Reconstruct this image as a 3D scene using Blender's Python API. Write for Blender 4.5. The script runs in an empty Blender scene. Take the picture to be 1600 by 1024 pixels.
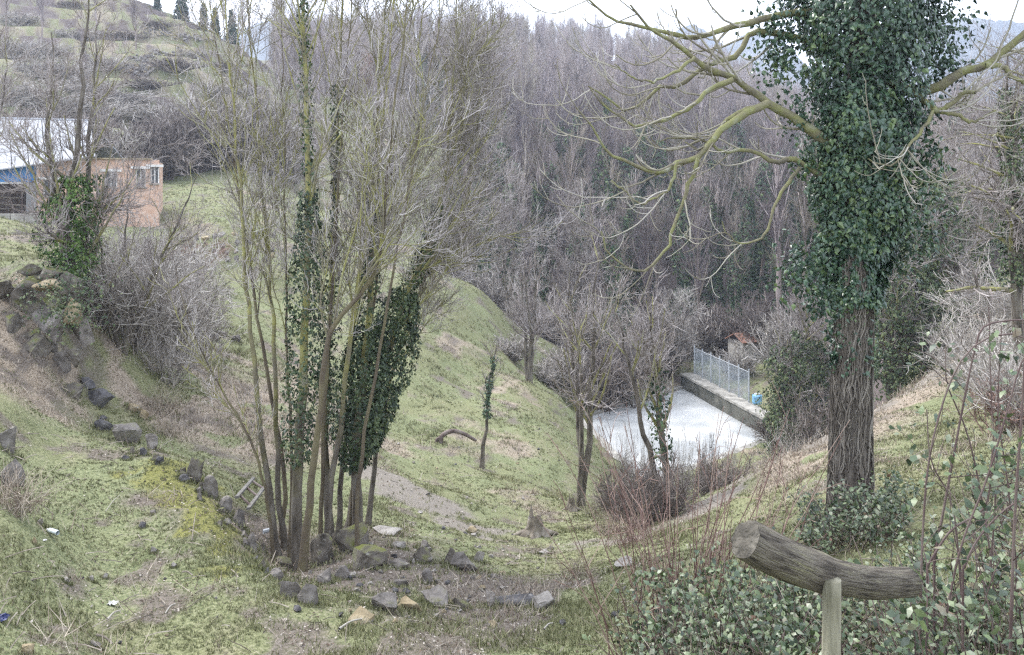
import bpy, bmesh, math, numpy as np
from mathutils import Vector, Matrix

# ------------------------------------------------------------------ camera, sky, sun, exposure
SC = bpy.context.scene
COL = SC.collection
F, U0, V0 = 1256.0, 800.0, 300.0          # focal length in px of the 1600 px photograph; principal column; horizon row
cam_d = bpy.data.cameras.new('camera'); cam = bpy.data.objects.new('camera', cam_d); COL.objects.link(cam)
cam.location = (0, 0, 0); cam.rotation_euler = (math.pi/2, 0, 0)
cam_d.sensor_width = 36; cam_d.lens = F/1600*36; cam_d.shift_y = -(512-V0)/1600
cam_d.clip_start = .05; cam_d.clip_end = 9000
SC.camera = cam

SUN_EL, SUN_AZ = math.radians(50), math.radians(-55)     # azimuth from +Y towards +X
w = bpy.data.worlds.new('World'); SC.world = w; w.use_nodes = True
nt = w.node_tree; nt.nodes.clear()
sky = nt.nodes.new('ShaderNodeTexSky'); sky.sky_type = 'NISHITA'; sky.sun_disc = False
sky.sun_elevation = SUN_EL; sky.sun_rotation = SUN_AZ; sky.dust_density = 6; sky.air_density = 1.5; sky.ozone_density = 1
hs = nt.nodes.new('ShaderNodeHueSaturation'); hs.inputs['Saturation'].default_value = .25
mx = nt.nodes.new('ShaderNodeMix'); mx.data_type = 'RGBA'; mx.inputs[0].default_value = .72   # the cloud layer: even and white
mx.inputs[7].default_value = (8.4, 8.85, 9.9, 1)
bg = nt.nodes.new('ShaderNodeBackground'); bg.inputs[1].default_value = .112
wo = nt.nodes.new('ShaderNodeOutputWorld')
nt.links.new(sky.outputs[0], hs.inputs['Color']); nt.links.new(hs.outputs[0], mx.inputs[6])
nt.links.new(mx.outputs[2], bg.inputs[0]); nt.links.new(bg.outputs[0], wo.inputs[0])
sd = bpy.data.lights.new('sun', 'SUN'); sd.energy = 1.5; sd.angle = math.radians(18); sd.color = (1, .965, .92)
so = bpy.data.objects.new('sun', sd); COL.objects.link(so)
sv = Vector((math.sin(SUN_AZ)*math.cos(SUN_EL), math.cos(SUN_AZ)*math.cos(SUN_EL), math.sin(SUN_EL)))
so.rotation_euler = sv.to_track_quat('Z', 'Y').to_euler()
vs = SC.view_settings; vs.view_transform = 'Standard'; vs.look = 'None'; vs.gamma = 1; vs.exposure = 1.76; vs.use_curve_mapping = False
SC.cycles.max_bounces = 4; SC.cycles.diffuse_bounces = 2; SC.cycles.glossy_bounces = 2; SC.cycles.transparent_max_bounces = 8
SC.cycles.volume_bounces = 0; SC.cycles.use_denoising = False; SC.cycles.filter_width = 1.3; SC.cycles.use_adaptive_sampling = True; SC.cycles.adaptive_threshold = .012

# ------------------------------------------------------------------ helpers
def px(u, v, Y):
    return np.array([(u-U0)/F*Y, Y, (V0-v)/F*Y])
def nrm(a):
    return a/np.maximum(np.linalg.norm(a, axis=-1, keepdims=True), 1e-9)

def _h(ix, iy, s):
    n = (ix.astype(np.int64)*374761393 + iy.astype(np.int64)*668265263 + s*974711) & 0xffffffff
    n = ((n ^ (n >> 13))*1274126177) & 0xffffffff
    return ((n ^ (n >> 16)) & 0xffff)/65535.0
def vn(x, y, s=0):
    x = np.asarray(x, float); y = np.asarray(y, float)
    ix = np.floor(x); iy = np.floor(y); fx = x-ix; fy = y-iy
    fx = fx*fx*(3-2*fx); fy = fy*fy*(3-2*fy)
    a = _h(ix, iy, s); b = _h(ix+1, iy, s); c = _h(ix, iy+1, s); d = _h(ix+1, iy+1, s)
    return (a+(b-a)*fx)*(1-fy) + (c+(d-c)*fx)*fy
def fbm(x, y, s=0, o=4):
    t = 0; a = .5
    for k in range(o):
        t = t + a*vn(np.asarray(x)*2**k, np.asarray(y)*2**k, s+k*7); a *= .5
    return t/(1-.5**o)
def sst(a, b, x):
    t = np.clip((x-a)/(b-a), 0, 1); return t*t*(3-2*t)

def mesh(name, V, quads=None, tris=None, mat=None, smooth=False):
    m = bpy.data.meshes.new(name)
    V = np.asarray(V, np.float32); m.vertices.add(len(V)); m.vertices.foreach_set('co', V.ravel())
    nq = 0 if quads is None else len(quads); ntr = 0 if tris is None else len(tris)
    L = []; st = []; tot = []
    if nq: L.append(np.asarray(quads, np.int32).ravel()); st.append(np.arange(nq)*4)
    if ntr: L.append(np.asarray(tris, np.int32).ravel()); st.append(nq*4+np.arange(ntr)*3)
    L = np.concatenate(L).astype(np.int32); st = np.concatenate(st).astype(np.int32)
    m.loops.add(len(L)); m.loops.foreach_set('vertex_index', L)
    m.polygons.add(nq+ntr); m.polygons.foreach_set('loop_start', st)
    m.polygons.foreach_set('use_smooth', np.full(nq+ntr, bool(smooth)))
    m.update(calc_edges=True)
    if mat: m.materials.append(mat)
    return m
def link(name, m, parent=None, loc=(0, 0, 0)):
    o = bpy.data.objects.new(name, m); COL.objects.link(o); o.location = loc
    if parent is not None: o.parent = parent
    if name in ('twigs', 'crown', 'limbs', 'ivy', 'stems') and parent is not None: o['kind'] = 'stuff'
    return o
def tag(o, label=None, cat=None, group=None, kind=None):
    if label: o['label'] = label
    if cat: o['category'] = cat
    if group: o['group'] = group
    if kind: o['kind'] = kind
    return o
def thing(name, label, cat, loc, group=None, rz=0):
    o = bpy.data.objects.new(name, None); COL.objects.link(o); o.location = [float(q) for q in loc]; o.rotation_euler[2] = rz
    o.empty_display_size = .2
    return tag(o, label, cat, group)
def part(name, root, geo, mat, smooth=False):
    """geo = (V, quads, tris) in world coordinates; stored about the thing's base"""
    V, q, t = geo
    o = link(name, mesh(name, np.asarray(V)-np.array(root.location), q, t, mat, smooth), root)
    if name in MANY: o['kind'] = 'stuff'
    return o
MANY = {'twigs', 'branches', 'ivy', 'leaves', 'crown', 'needles', 'stems', 'stalks', 'limbs', 'canes', 'side_shoots', 'ivy_stems', 'wire_panel', 'dry_stems'}
def join(geos):
    Vs = []; Q = []; T = []; n = 0
    for V, q, t in geos:
        V = np.asarray(V, float).reshape(-1, 3)
        Vs.append(V)
        if q is not None and len(q): Q.append(np.asarray(q)+n)
        if t is not None and len(t): T.append(np.asarray(t)+n)
        n += len(V)
    return np.concatenate(Vs), (np.concatenate(Q) if Q else None), (np.concatenate(T) if T else None)
def copy_tree(o, loc=None, rz=None, scale=None, label=None, parent=None):
    c = o.copy(); COL.objects.link(c)
    if parent is not None: c.parent = parent
    for ch in o.children: copy_tree(ch, parent=c)
    if loc is not None: c.location = [float(q) for q in loc]
    if rz is not None: c.rotation_euler[2] = rz
    if scale is not None: c.scale = scale
    if label: c['label'] = label
    return c

# ------------------------------------------------------------------ materials
def mat(name, cols, scale=4, rough=.9, stretch=(1, 1, 1), bump=0, bscale=None, island=0, spec=.25, pos=None, detail=6, distort=0, coord='Object'):
    m = bpy.data.materials.new(name); m.use_nodes = True; t = m.node_tree; N = t.nodes; bs = N['Principled BSDF']
    tc = N.new('ShaderNodeTexCoord'); mp = N.new('ShaderNodeMapping'); mp.inputs['Scale'].default_value = stretch
    t.links.new(tc.outputs[coord], mp.inputs[0])
    no = N.new('ShaderNodeTexNoise'); no.inputs['Scale'].default_value = scale; no.inputs['Detail'].default_value = detail; no.inputs['Distortion'].default_value = distort
    t.links.new(mp.outputs[0], no.inputs['Vector'])
    fac = no.outputs[0]
    if island:
        g = N.new('ShaderNodeNewGeometry'); ma = N.new('ShaderNodeMath'); ma.operation = 'MULTIPLY_ADD'
        ma.inputs[1].default_value = island; t.links.new(g.outputs['Random Per Island'], ma.inputs[0])
        mb = N.new('ShaderNodeMath'); mb.operation = 'SUBTRACT'; mb.inputs[1].default_value = island/2
        t.links.new(fac, mb.inputs[0]); t.links.new(mb.outputs[0], ma.inputs[2]); fac = ma.outputs[0]
    r = N.new('ShaderNodeValToRGB'); e = r.color_ramp.elements
    n = len(cols); pos = pos or [.3+.4*i/(n-1) for i in range(n)]
    e[0].position = pos[0]; e[0].color = (*cols[0], 1); e[1].position = pos[-1]; e[1].color = (*cols[-1], 1)
    for i in range(1, n-1):
        x = e.new(pos[i]); x.color = (*cols[i], 1)
    t.links.new(fac, r.inputs[0]); t.links.new(r.outputs[0], bs.inputs['Base Color'])
    bs.inputs['Roughness'].default_value = rough; bs.inputs['Specular IOR Level'].default_value = spec
    if bump:
        n2 = N.new('ShaderNodeTexNoise'); n2.inputs['Scale'].default_value = bscale or scale*3; n2.inputs['Detail'].default_value = 5
        t.links.new(mp.outputs[0], n2.inputs['Vector'])
        b = N.new('ShaderNodeBump'); b.inputs['Strength'].default_value = bump; b.inputs['Distance'].default_value = .03
        t.links.new(n2.outputs[0], b.inputs['Height']); t.links.new(b.outputs[0], bs.inputs['Normal'])
    return m

# ------------------------------------------------------------------ terrain: one height field from surveyed points
PW = -15.2                                        # level of the reservoir's water
def wat(u, v):
    Y = -PW*F/(v-V0); return np.array([(u-U0)/F*Y, Y])
POND = [wat(908, 655), wat(1010, 757), wat(1203, 686), wat(1068, 608)]     # left, near, right, far corner
TRACK = [px(*p)[:2] for p in [(540, 715, 22), (580, 740, 20.5), (640, 770, 19), (700, 810, 17.3), (770, 842, 16.3), (850, 860, 15.8), (950, 850, 16.2), (1040, 822, 16.9), (1100, 790, 18), (1200, 730, 20.8), (1300, 680, 23.5), (1380, 640, 26.5), (1450, 590, 31), (1510, 530, 38), (1570, 470, 47), (1640, 445, 60)]]
CTRL = [tuple(c) for c in [
 (-8,-3,-1.8),(0,-3,-1.65),(8,-3,-1.65),(0,1,-1.7),(-4,1,-1.9),(4,1,-1.7),(8,1,-1.5),(1,2.6,-2.0),(-3,4,-3.1),(-7,4,-2.6),(4,4,-2.7),(9,5,-2.0),(-1,5.5,-3.9),(3,6,-3.5),
 (25,20,-2),(40,40,0),(60,60,6),(90,100,14),(-25,15,-1.5),(-40,30,-.5),(-14,8,-2.6),(15,10,-2.2),
 (5.8,28,-11.9),(8.5,28,-11.6),(11.7,32,-12.2),(3,30,-11.4),(13.5,66,-14.5),(19,50,-13.9),(6.5,38.5,-14.7),(3,52,-14.4),(8,60,-14.7),(20,64,-13.5),(20,42,-11),(27,55,-10.5),
 (-6,82,-13),(8,78,-16),(22,76,-13.5),(40,80,-9),(-20,95,-6),(60,85,-4),
 ]]
CTRL += [tuple(px(*c)) for c in [
 (300,1024,8.1),(600,1024,8.2),(800,1024,8.3),(950,1000,8.8),(150,900,9.6),(300,850,10.7),(400,900,9.8),(200,760,12.8),(100,680,15.2),(240,720,14),(330,800,11.8),
 (0,1000,7),(0,900,8),(0,800,9.2),(0,700,12.4),(20,620,14.6),(40,575,16.9),(80,585,17.2),(105,604,17.6),(60,640,15.9),(50,690,13.8),(40,760,11.4),(50,480,18.4),(100,430,20),(50,400,23),(80,370,32),(20,345,45),(-60,360,30),(-80,600,14),(-60,340,60),
 (130,352,48),(250,330,55),(300,300,65),(400,290,72),(430,330,58),(300,345,50),(350,370,47),(350,412,45.5),(290,380,45),
 (200,470,26),(250,500,30),(350,480,36),(300,620,21),(350,560,27),(400,640,22),(420,720,18.5),(200,560,20.2),(150,580,18.9),
 (440,890,12.2),(470,905,11.8),(560,835,14),(510,865,12.8),(400,800,14.5),(600,980,8.9),(700,920,11),(700,860,13.5),(850,930,11),(850,890,13.5),(480,960,9.2),
 (835,825,20),(905,790,26),(750,730,28),(600,700,27),(650,650,33),(750,600,42),(850,680,34),(950,740,36),(850,600,46),(930,640,50),(500,620,28),(450,560,33),(550,560,38),
 (690,428,58),(760,462,60),(820,520,62),(900,560,63),(980,585,64),(700,490,50),(640,560,40),(620,450,50),(560,400,56),(500,372,60),(460,440,46),(560,350,75),
 (1500,650,20),(1450,700,15),(1330,818,10.5),(1400,770,12),(1600,570,22),(1600,700,11.5),(1500,760,10),(1600,450,46),(1600,900,6),(1250,850,10),(1150,832,12.5),(1050,875,12),(1000,930,9.5),(1250,770,13.5),(1150,800,15),
 (250,275,75),(0,230,70),(100,200,82),(200,150,98),(300,120,108),(100,100,108),(200,60,122),(0,50,118),(0,-30,142),(200,0,142),(300,40,136),(400,95,132),(350,200,100),(420,230,95),(450,170,125),
 (260,30,175),(0,-10,190),(400,140,180),
 ]]
for u, v in [(430, 100), (600, 85), (700, 80), (800, 88), (900, 100), (1000, 115), (1100, 128), (1200, 185), (1350, 228), (1500, 232), (1650, 222)]:
    x, y, z = px(u, v, 310); CTRL.append((x, y, z)); CTRL.append((x*1.35, y*1.35, z*.85))
    zb = {430: 3, 600: -6}.get(u, -13)
    for k, yy in enumerate((110, 160, 230)):
        if u < 500 and yy < 200: continue
        t = (yy-76)/(310-76); t = t**.93
        CTRL.append((x/310*yy, yy, zb+(z-zb)*t))
for i in range(0, len(TRACK)):
    CTRL.append((TRACK[i][0], TRACK[i][1], -7.05 if i < 14 else (-6.3 if i == 14 else -5.5)))
CTRL = np.array(CTRL)
def warp(x, y): return np.stack([x/(np.maximum(y, -5)+7)*2.6, np.log(np.maximum(y, -5)+7)*1.5], -1)
_cp = warp(CTRL[:, 0], CTRL[:, 1])
def _phi(r): return np.sqrt(r*r+.003)
_A = _phi(np.linalg.norm(_cp[:, None]-_cp[None], axis=2)) - np.eye(len(_cp))*.004
_n = len(_cp); _M = np.zeros((_n+1, _n+1)); _M[:_n, :_n] = _A; _M[_n, :_n] = 1; _M[:_n, _n] = 1
# heights are fitted as angles below the eye, so near and far points weigh alike
_s = np.linalg.solve(_M, np.append(CTRL[:, 2]/(np.maximum(CTRL[:, 1], -5)+7), 0))
def base(x, y):
    x = np.asarray(x, float); y = np.asarray(y, float); sh = x.shape; x = x.ravel(); y = y.ravel(); out = np.empty(len(x))
    for a in range(0, len(x), 20000):
        q = warp(x[a:a+20000], y[a:a+20000])
        d = np.sqrt(np.maximum((q**2).sum(1)[:, None]+(_cp**2).sum(1)[None]-2*q@_cp.T, 0))
        out[a:a+20000] = _phi(d)@_s[:_n]+_s[_n]
    return (out*(np.maximum(y, -5)+7)).reshape(sh)
def pline(x, y, pts):
    d = np.full(np.shape(x), 1e9)
    for a, b in zip(pts[:-1], pts[1:]):
        ab = b-a; t = np.clip(((x-a[0])*ab[0]+(y-a[1])*ab[1])/(ab@ab), 0, 1)
        d = np.minimum(d, np.hypot(x-a[0]-t*ab[0], y-a[1]-t*ab[1]))
    return d
def in_pond(x, y):
    s = np.full(np.shape(x), 1e9)
    for i in range(4):
        a = POND[i]; b = POND[(i+1) % 4]; e = b-a; n = np.array([-e[1], e[0]])/np.hypot(*e)
        s = np.minimum(s, (x-a[0])*n[0]+(y-a[1])*n[1])
    return s            # >0 inside, metres from the edge
def hillzone(x, y):     # the terraced pasture above the barn
    return sst(-.19, -.26, x/np.maximum(y, 1))*sst(80, 92, y)*sst(240, 190, y)
def H(x, y):
    x = np.asarray(x, float); y = np.asarray(y, float)
    z = base(x, y)
    hz = hillzone(x, y)
    if np.any(hz > 0):
        q = z+fbm(x*.05, y*.05, 5, 2)*3; h = 2.6; f = q/h; k = np.floor(f); t = f-k
        z = z*(1-hz)+hz*(z+(sst(.72, .95, t)-t)*h*.9)
    dt = pline(x, y, TRACK)
    rough = sst(.5, 2.2, dt)
    far = sst(6, 40, y)
    z = z+(fbm(x*.35, y*.35, 11, 3)-.5)*(.30+.5*far)*(.25+.75*rough)+(fbm(x*1.7, y*1.7, 12, 3)-.5)*.13*(.4+.6*rough)+(fbm(x*7, y*7, 13, 2)-.5)*.045
    s = in_pond(x, y)
    z = np.where(s > -6, z+(np.minimum(z, -15.0)-z)*sst(-3.2, -.9, s), z)
    z = np.where(s > -.35, np.minimum(z, -17), z)
    return z
def hit(u, v, y0=3.0, y1=330):
    Y = np.exp(np.linspace(math.log(y0), math.log(y1), 700)); X = (u-U0)/F*Y; Zr = (V0-v)/F*Y; h = H(X, Y)
    i = np.argmax(h >= Zr)
    if h[i] < Zr[i]: return np.array([X[-1], Y[-1], h[-1]])
    if i > 0:
        a = Zr[i-1]-h[i-1]; b = h[i]-Zr[i]; t = a/(a+b+1e-9); y = Y[i-1]+(Y[i]-Y[i-1])*t
    else: y = Y[0]
    x = (u-U0)/F*y; return np.array([x, y, float(H(np.array([x]), np.array([y]))[0])])
def gp(u, Y):            # a point on the ground below column u at distance Y
    x = (u-U0)/F*Y; return np.array([x, Y, float(H(np.array([x]), np.array([float(Y)]))[0])])

NU, NT = 460, 620
gu = np.linspace(-1.25, 1.25, NU); gt = np.linspace(math.log(2.0), math.log(520.), NT)
GT, GU = np.meshgrid(gt, gu, indexing='ij')
gy = np.exp(GT)-7; gx = GU*(gy+7)
gz = H(gx, gy)
def masks(x, y):
    dt = pline(x, y, TRACK)
    n1 = fbm(x*.9, y*.9, 21, 4); n2 = fbm(x*.22, y*.22, 22, 3); n3 = fbm(x*3.1, y*3.1, 23, 3)
    trk = .85*sst(1.05, .25, dt-.45*sst(6, 10, x)+(n1-.5)*2.6)*(1-.55*sst(.28, .1, dt)*sst(.45, .6, n1))
    r = x/np.maximum(y, 1); U = U0+F*r
    dry = sst(.54, .68, n2*.55+n1*.45)*.6*(.4+.6*sst(12, 18, y))
    dry = np.maximum(dry, sst(.30, .42, n1)*sst(4.2, 1.0, dt)*sst(1150, 1230, U)*.9*(y < 60))   # straw bank beside the track
    dry = np.maximum(dry, sst(.35, .5, n1)*sst(5, 2, np.hypot(x+7.5, y-21.5)))
    dry = np.maximum(dry, .8*sst(.38, .55, n1)*sst(4.5, 1.5, np.hypot(x+11.3, y-17.3)))
    dry = np.maximum(dry, hillzone(x, y)*(.12+.4*sst(.42, .58, n1)))
    bare = sst(2.6, .7, np.hypot((x+2.9)*.8, y-12.4)+(n1-.5)*2.4)
    bare = np.maximum(bare, sst(.5, .62, n1)*sst(2.4, 1.4, np.hypot(x+7.4, (y-8.5)*.6)))
    bare = np.maximum(bare, sst(.40, .56, n1)*sst(2.6, .6, np.hypot((x+.3)*.6, y-11.0)))
    bare = np.maximum(bare, sst(.44, .58, n3)*sst(4.2, 1.2, np.hypot((x+12), (y-17.5)))*.9)
    bare = np.maximum(bare, sst(.58, .68, n1*.7+n3*.3)*.6*(y < 70))
    edge = [px(*p)[:2] for p in [(240, 722, 14.2), (300, 770, 12.8), (345, 820, 11.4), (385, 870, 10.4)]]
    moss = sst(.62, .1, pline(x, y, edge)+(n1-.45)*1.1+(n3-.5)*1.6)*.9
    wood = sst(62, 74, y+(n2-.5)*14)*sst(-.11, -.06, r+(n2-.5)*.05)+sst(150, 175, y)*sst(-.33, -.28, r)
    wood = np.clip(wood, 0, 1)
    wood = np.maximum(wood, sst(-10.0, -11.5, base(x, y))*sst(.36, .42, r)*(y < 75))
    wood = np.maximum(wood, .7*sst(.46, .58, n1*.5+fbm(x*.11+y*.05, y*.17, 29, 3)*.5)*hillzone(x, y))
    return trk, dry, bare, moss, wood
trk, dry, bare, moss, wood = masks(gx, gy)

def ground_material(name):
    m = bpy.data.materials.new(name); m.use_nodes = True; t = m.node_tree; N = t.nodes; bs = N['Principled BSDF']; L = t.links.new
    tc = N.new('ShaderNodeTexCoord')
    def noise(s, d=6, dist=0):
        n = N.new('ShaderNodeTexNoise'); n.inputs['Scale'].default_value = s; n.inputs['Detail'].default_value = d; n.inputs['Distortion'].default_value = dist
        L(tc.outputs['Object'], n.inputs['Vector']); return n.outputs[0]
    def ramp(fac, cols, pos):
        r = N.new('ShaderNodeValToRGB'); e = r.color_ramp.elements; e[0].position = pos[0]; e[0].color = (*cols[0], 1); e[1].position = pos[-1]; e[1].color = (*cols[-1], 1)
        for p, c in list(zip(pos, cols))[1:-1]: x = e.new(p); x.color = (*c, 1)
        L(fac, r.inputs[0]); return r.outputs[0]
    def mixc(f, a, b):
        x = N.new('ShaderNodeMix'); x.data_type = 'RGBA'; L(f, x.inputs[0]); L(a, x.inputs[6]); L(b, x.inputs[7]); return x.outputs[2]
    def math2(op, a, b):
        x = N.new('ShaderNodeMath'); x.operation = op; x.use_clamp = True
        for i, q in enumerate((a, b)):
            if isinstance(q, (int, float)): x.inputs[i].default_value = q
            else: L(q, x.inputs[i])
        return x.outputs[0]
    a1 = N.new('ShaderNodeAttribute'); a1.attribute_name = 'cover'; s1 = N.new('ShaderNodeSeparateColor'); L(a1.outputs['Color'], s1.inputs[0])
    a2 = N.new('ShaderNodeAttribute'); a2.attribute_name = 'cover2'; s2 = N.new('ShaderNodeSeparateColor'); L(a2.outputs['Color'], s2.inputs[0])
    fine = noise(26, 8); mid = noise(3.2, 8, .4); big = noise(.35, 4); vfine = noise(90, 4)
    grass = mixc(math2('MULTIPLY', mid, 1.0), ramp(fine, [(.066, .075, .034), (.15, .162, .083), (.235, .237, .14)], [.32, .52, .7]), ramp(fine, [(.085, .088, .04), (.178, .178, .092), (.262, .25, .158)], [.32, .5, .7]))
    grass = mixc(ramp(big, [(0, 0, 0), (1, 1, 1)], [.4, .62]), grass, ramp(fine, [(.075, .094, .05), (.162, .178, .09), (.24, .25, .15)], [.3, .5, .7]))
    patch = noise(1.1, 7, .8)
    grass = mixc(ramp(patch, [(0, 0, 0), (.6, .6, .6)], [.55, .70]), grass, ramp(fine, [(.10, .085, .06), (.21, .185, .125), (.30, .27, .20)], [.3, .5, .7]))
    grass = mixc(ramp(patch, [(.6, .6, .6), (0, 0, 0)], [.28, .42]), grass, ramp(fine, [(.03, .042, .018), (.075, .09, .04), (.13, .14, .075)], [.3, .5, .7]))
    dryc = ramp(fine, [(.12, .095, .07), (.26, .215, .165), (.38, .33, .265)], [.3, .5, .7])
    barec = ramp(mixc(mid, fine, vfine), [(.055, .043, .034), (.13, .11, .092), (.23, .205, .18)], [.33, .5, .68])
    trkc = ramp(mixc(mid, fine, vfine), [(.095, .083, .069), (.185, .165, .14), (.285, .26, .228)], [.33, .5, .68])
    mossc = ramp(fine, [(.085, .09, .03), (.155, .155, .05), (.22, .21, .09)], [.3, .5, .72])
    litter = ramp(fine, [(.045, .036, .036), (.10, .082, .078), (.17, .14, .13)], [.3, .5, .7])
    def sharp(mask, k=.45):
        j = math2('MULTIPLY_ADD', fine, 1.0)
        x = N.new('ShaderNodeMath'); x.operation = 'MULTIPLY_ADD'; L(fine, x.inputs[0]); x.inputs[1].default_value = k*1.6; L(mask, x.inputs[2])
        return ramp(x.outputs[0], [(0, 0, 0), (1, 1, 1)], [.5, 1.05])
    c = mixc(sharp(s1.outputs[1]), grass, dryc)
    c = mixc(sharp(s1.outputs[2]), c, barec)
    c = mixc(sharp(s2.outputs[1]), c, litter)
    c = mixc(sharp(s2.outputs[0]), c, mossc)
    c = mixc(sharp(s1.outputs[0]), c, trkc)
    L(c, bs.inputs['Base Color']); bs.inputs['Roughness'].default_value = .95; bs.inputs['Specular IOR Level'].default_value = .15
    b = N.new('ShaderNodeBump'); b.inputs['Strength'].default_value = .7; b.inputs['Distance'].default_value = .05; L(fine, b.inputs['Height']); L(b.outputs[0], bs.inputs['Normal'])
    return m
MG = ground_material('ground_cover')
idx = np.arange(NU*NT).reshape(NT, NU)
Q = np.stack([idx[:-1, :-1], idx[:-1, 1:], idx[1:, 1:], idx[1:, :-1]], -1).reshape(-1, 4)
V = np.stack([gx, gy, gz], -1).reshape(-1, 3)
tf = (trk.ravel()[Q].mean(1) > .5) & (gy.ravel()[Q].max(1) < 62)
def ground_piece(name, qs):
    used = np.unique(qs); re = np.full(len(V), -1); re[used] = np.arange(len(used))
    m = mesh(name, V[used], re[qs], None, MG, True)
    for an, ch in (('cover', (trk, dry, bare)), ('cover2', (moss, wood, wood))):
        at = m.attributes.new(an, 'FLOAT_COLOR', 'POINT')
        c = np.ones((len(used), 4), np.float32)
        for k in range(3): c[:, k] = ch[k].ravel()[used]
        at.data.foreach_set('color', c.ravel())
    return tag(link(name, m), kind='structure')
tag(ground_piece('ground', Q[~tf]), 'grassy valley ground with bare patches, terraces and leaf litter')
tag(ground_piece('dirt_track', Q[tf]), 'worn grey dirt track curving round the slope')
# the level verge the photographer stands on, closing the ground behind the camera
bx_, by_ = np.meshgrid(np.linspace(-7, 7, 8), np.linspace(-30, -4.99, 6)); zz = np.full(bx_.shape, -1.7)
bi = np.arange(48).reshape(6, 8)
tag(link('road_verge', mesh('road_verge', np.stack([bx_*np.where(by_ > -6, 1, 3), by_, zz], -1).reshape(-1, 3), np.stack([bi[:-1, :-1], bi[:-1, 1:], bi[1:, 1:], bi[1:, :-1]], -1).reshape(-1, 4), None, mat('verge', [(.08, .09, .04), (.16, .15, .09)], 5))), 'grass verge behind the log rail', kind='structure')
from mathutils import noise as mnoise

# ------------------------------------------------------------------ geometry helpers
def tubes(P, R, S=3):
    """N polylines of K points (N,K,3) with radii (N,K) as S-sided tubes"""
    P = np.asarray(P, float); R = np.asarray(R, float)
    N_, K, _ = P.shape
    T = np.empty_like(P); T[:, 1:-1] = P[:, 2:]-P[:, :-2]; T[:, 0] = P[:, 1]-P[:, 0]; T[:, -1] = P[:, -1]-P[:, -2]; T = nrm(T)
    D = nrm(P[:, -1]-P[:, 0]); ref = np.eye(3)[np.argmin(np.abs(D), axis=1)]
    A = nrm(np.cross(T, ref[:, None, :])); B = np.cross(T, A)
    an = np.arange(S)*2*math.pi/S
    V = P[:, :, None]+R[:, :, None, None]*(A[:, :, None]*np.cos(an)[None, None, :, None]+B[:, :, None]*np.sin(an)[None, None, :, None])
    ii = np.arange(N_*K*S).reshape(N_, K, S); jj = np.roll(ii, -1, axis=2)
    q = np.stack([ii[:, :-1], jj[:, :-1], jj[:, 1:], ii[:, 1:]], -1).reshape(-1, 4)
    return V.reshape(-1, 3), q, None
def resample(pts, K):
    """smooth curve through traced points"""
    pts = np.asarray(pts, float); n = len(pts)
    d = np.concatenate([[0], np.cumsum(np.linalg.norm(np.diff(pts, axis=0), axis=1))]); s = np.linspace(0, d[-1], K)
    ext = np.vstack([2*pts[0]-pts[1], pts, 2*pts[-1]-pts[-2]]); out = []
    for q in s:
        i = min(np.searchsorted(d, q, 'right')-1, n-2); t = (q-d[i])/(d[i+1]-d[i]+1e-9)
        a, b, c, e = ext[i], ext[i+1], ext[i+2], ext[i+3]
        out.append(.5*((2*b)+(-a+c)*t+(2*a-5*b+4*c-e)*t*t+(-a+3*b-3*c+e)*t**3))
    return np.array(out)
def grow(rng, P, R, n, K, t=(.3, 1), ang=(30, 60), lf=.5, up=(0, .1), wig=.12, rf=.6, rmin=.004, tt=.55, tip=.35, Labs=None, bias=None, rmax=9.):
    N_, KP, _ = P.shape
    Lp = np.linalg.norm(np.diff(P, axis=1), axis=2).sum(1)
    ix = rng.choice(N_, n, p=Lp/Lp.sum()); ti = rng.uniform(t[0], t[1], n)
    f = ti*(KP-1); i = np.minimum(f.astype(int), KP-2); w_ = (f-i)[:, None]
    A = P[ix, i]; B = P[ix, i+1]; st = A+(B-A)*w_; T = nrm(B-A)
    r = R[ix, i]*(1-w_[:, 0])+R[ix, i+1]*w_[:, 0]
    a = np.radians(rng.uniform(ang[0], ang[1], n))[:, None]
    d = np.cos(a)*T+np.sin(a)*nrm(np.cross(T, rng.normal(size=(n, 3))))
    if bias is not None: d = nrm(d+np.asarray(bias))
    L = (Lp[ix]*lf*(1-tt*ti) if Labs is None else Labs*(1-tt*ti))*rng.uniform(.6, 1.35, n)
    out = [st]; p = st
    for k in range(1, K):
        s = k/(K-1); z = np.zeros((n, 3)); z[:, 2] = up[0]+(up[1]-up[0])*s
        d = nrm(d+wig*rng.normal(size=(n, 3))+z); p = p+d*(L/(K-1))[:, None]; out.append(p)
    r0 = np.minimum(np.maximum(r*rf, rmin), rmax); RR = r0[:, None]*np.linspace(1, tip, K)[None]
    return np.stack(out, 1), np.maximum(RR, rmin*.6)
IVY_T = np.array([[0, 0, 0], [-.36, .30, -.09], [0, 1, -.10], [.36, .30, -.09], [0, .40, .05]]); IVY_F = np.array([[0, 3, 4], [3, 2, 4], [2, 1, 4], [1, 0, 4]])
OVAL_T = np.array([[0, 0, 0], [-.3, .35, .05], [0, 1, -.04], [.3, .35, .05], [-.19, .66, .03], [.19, .66, .03]]); OVAL_F = np.array([[0, 3, 1], [3, 5, 1], [5, 4, 1], [5, 2, 4]])
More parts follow.
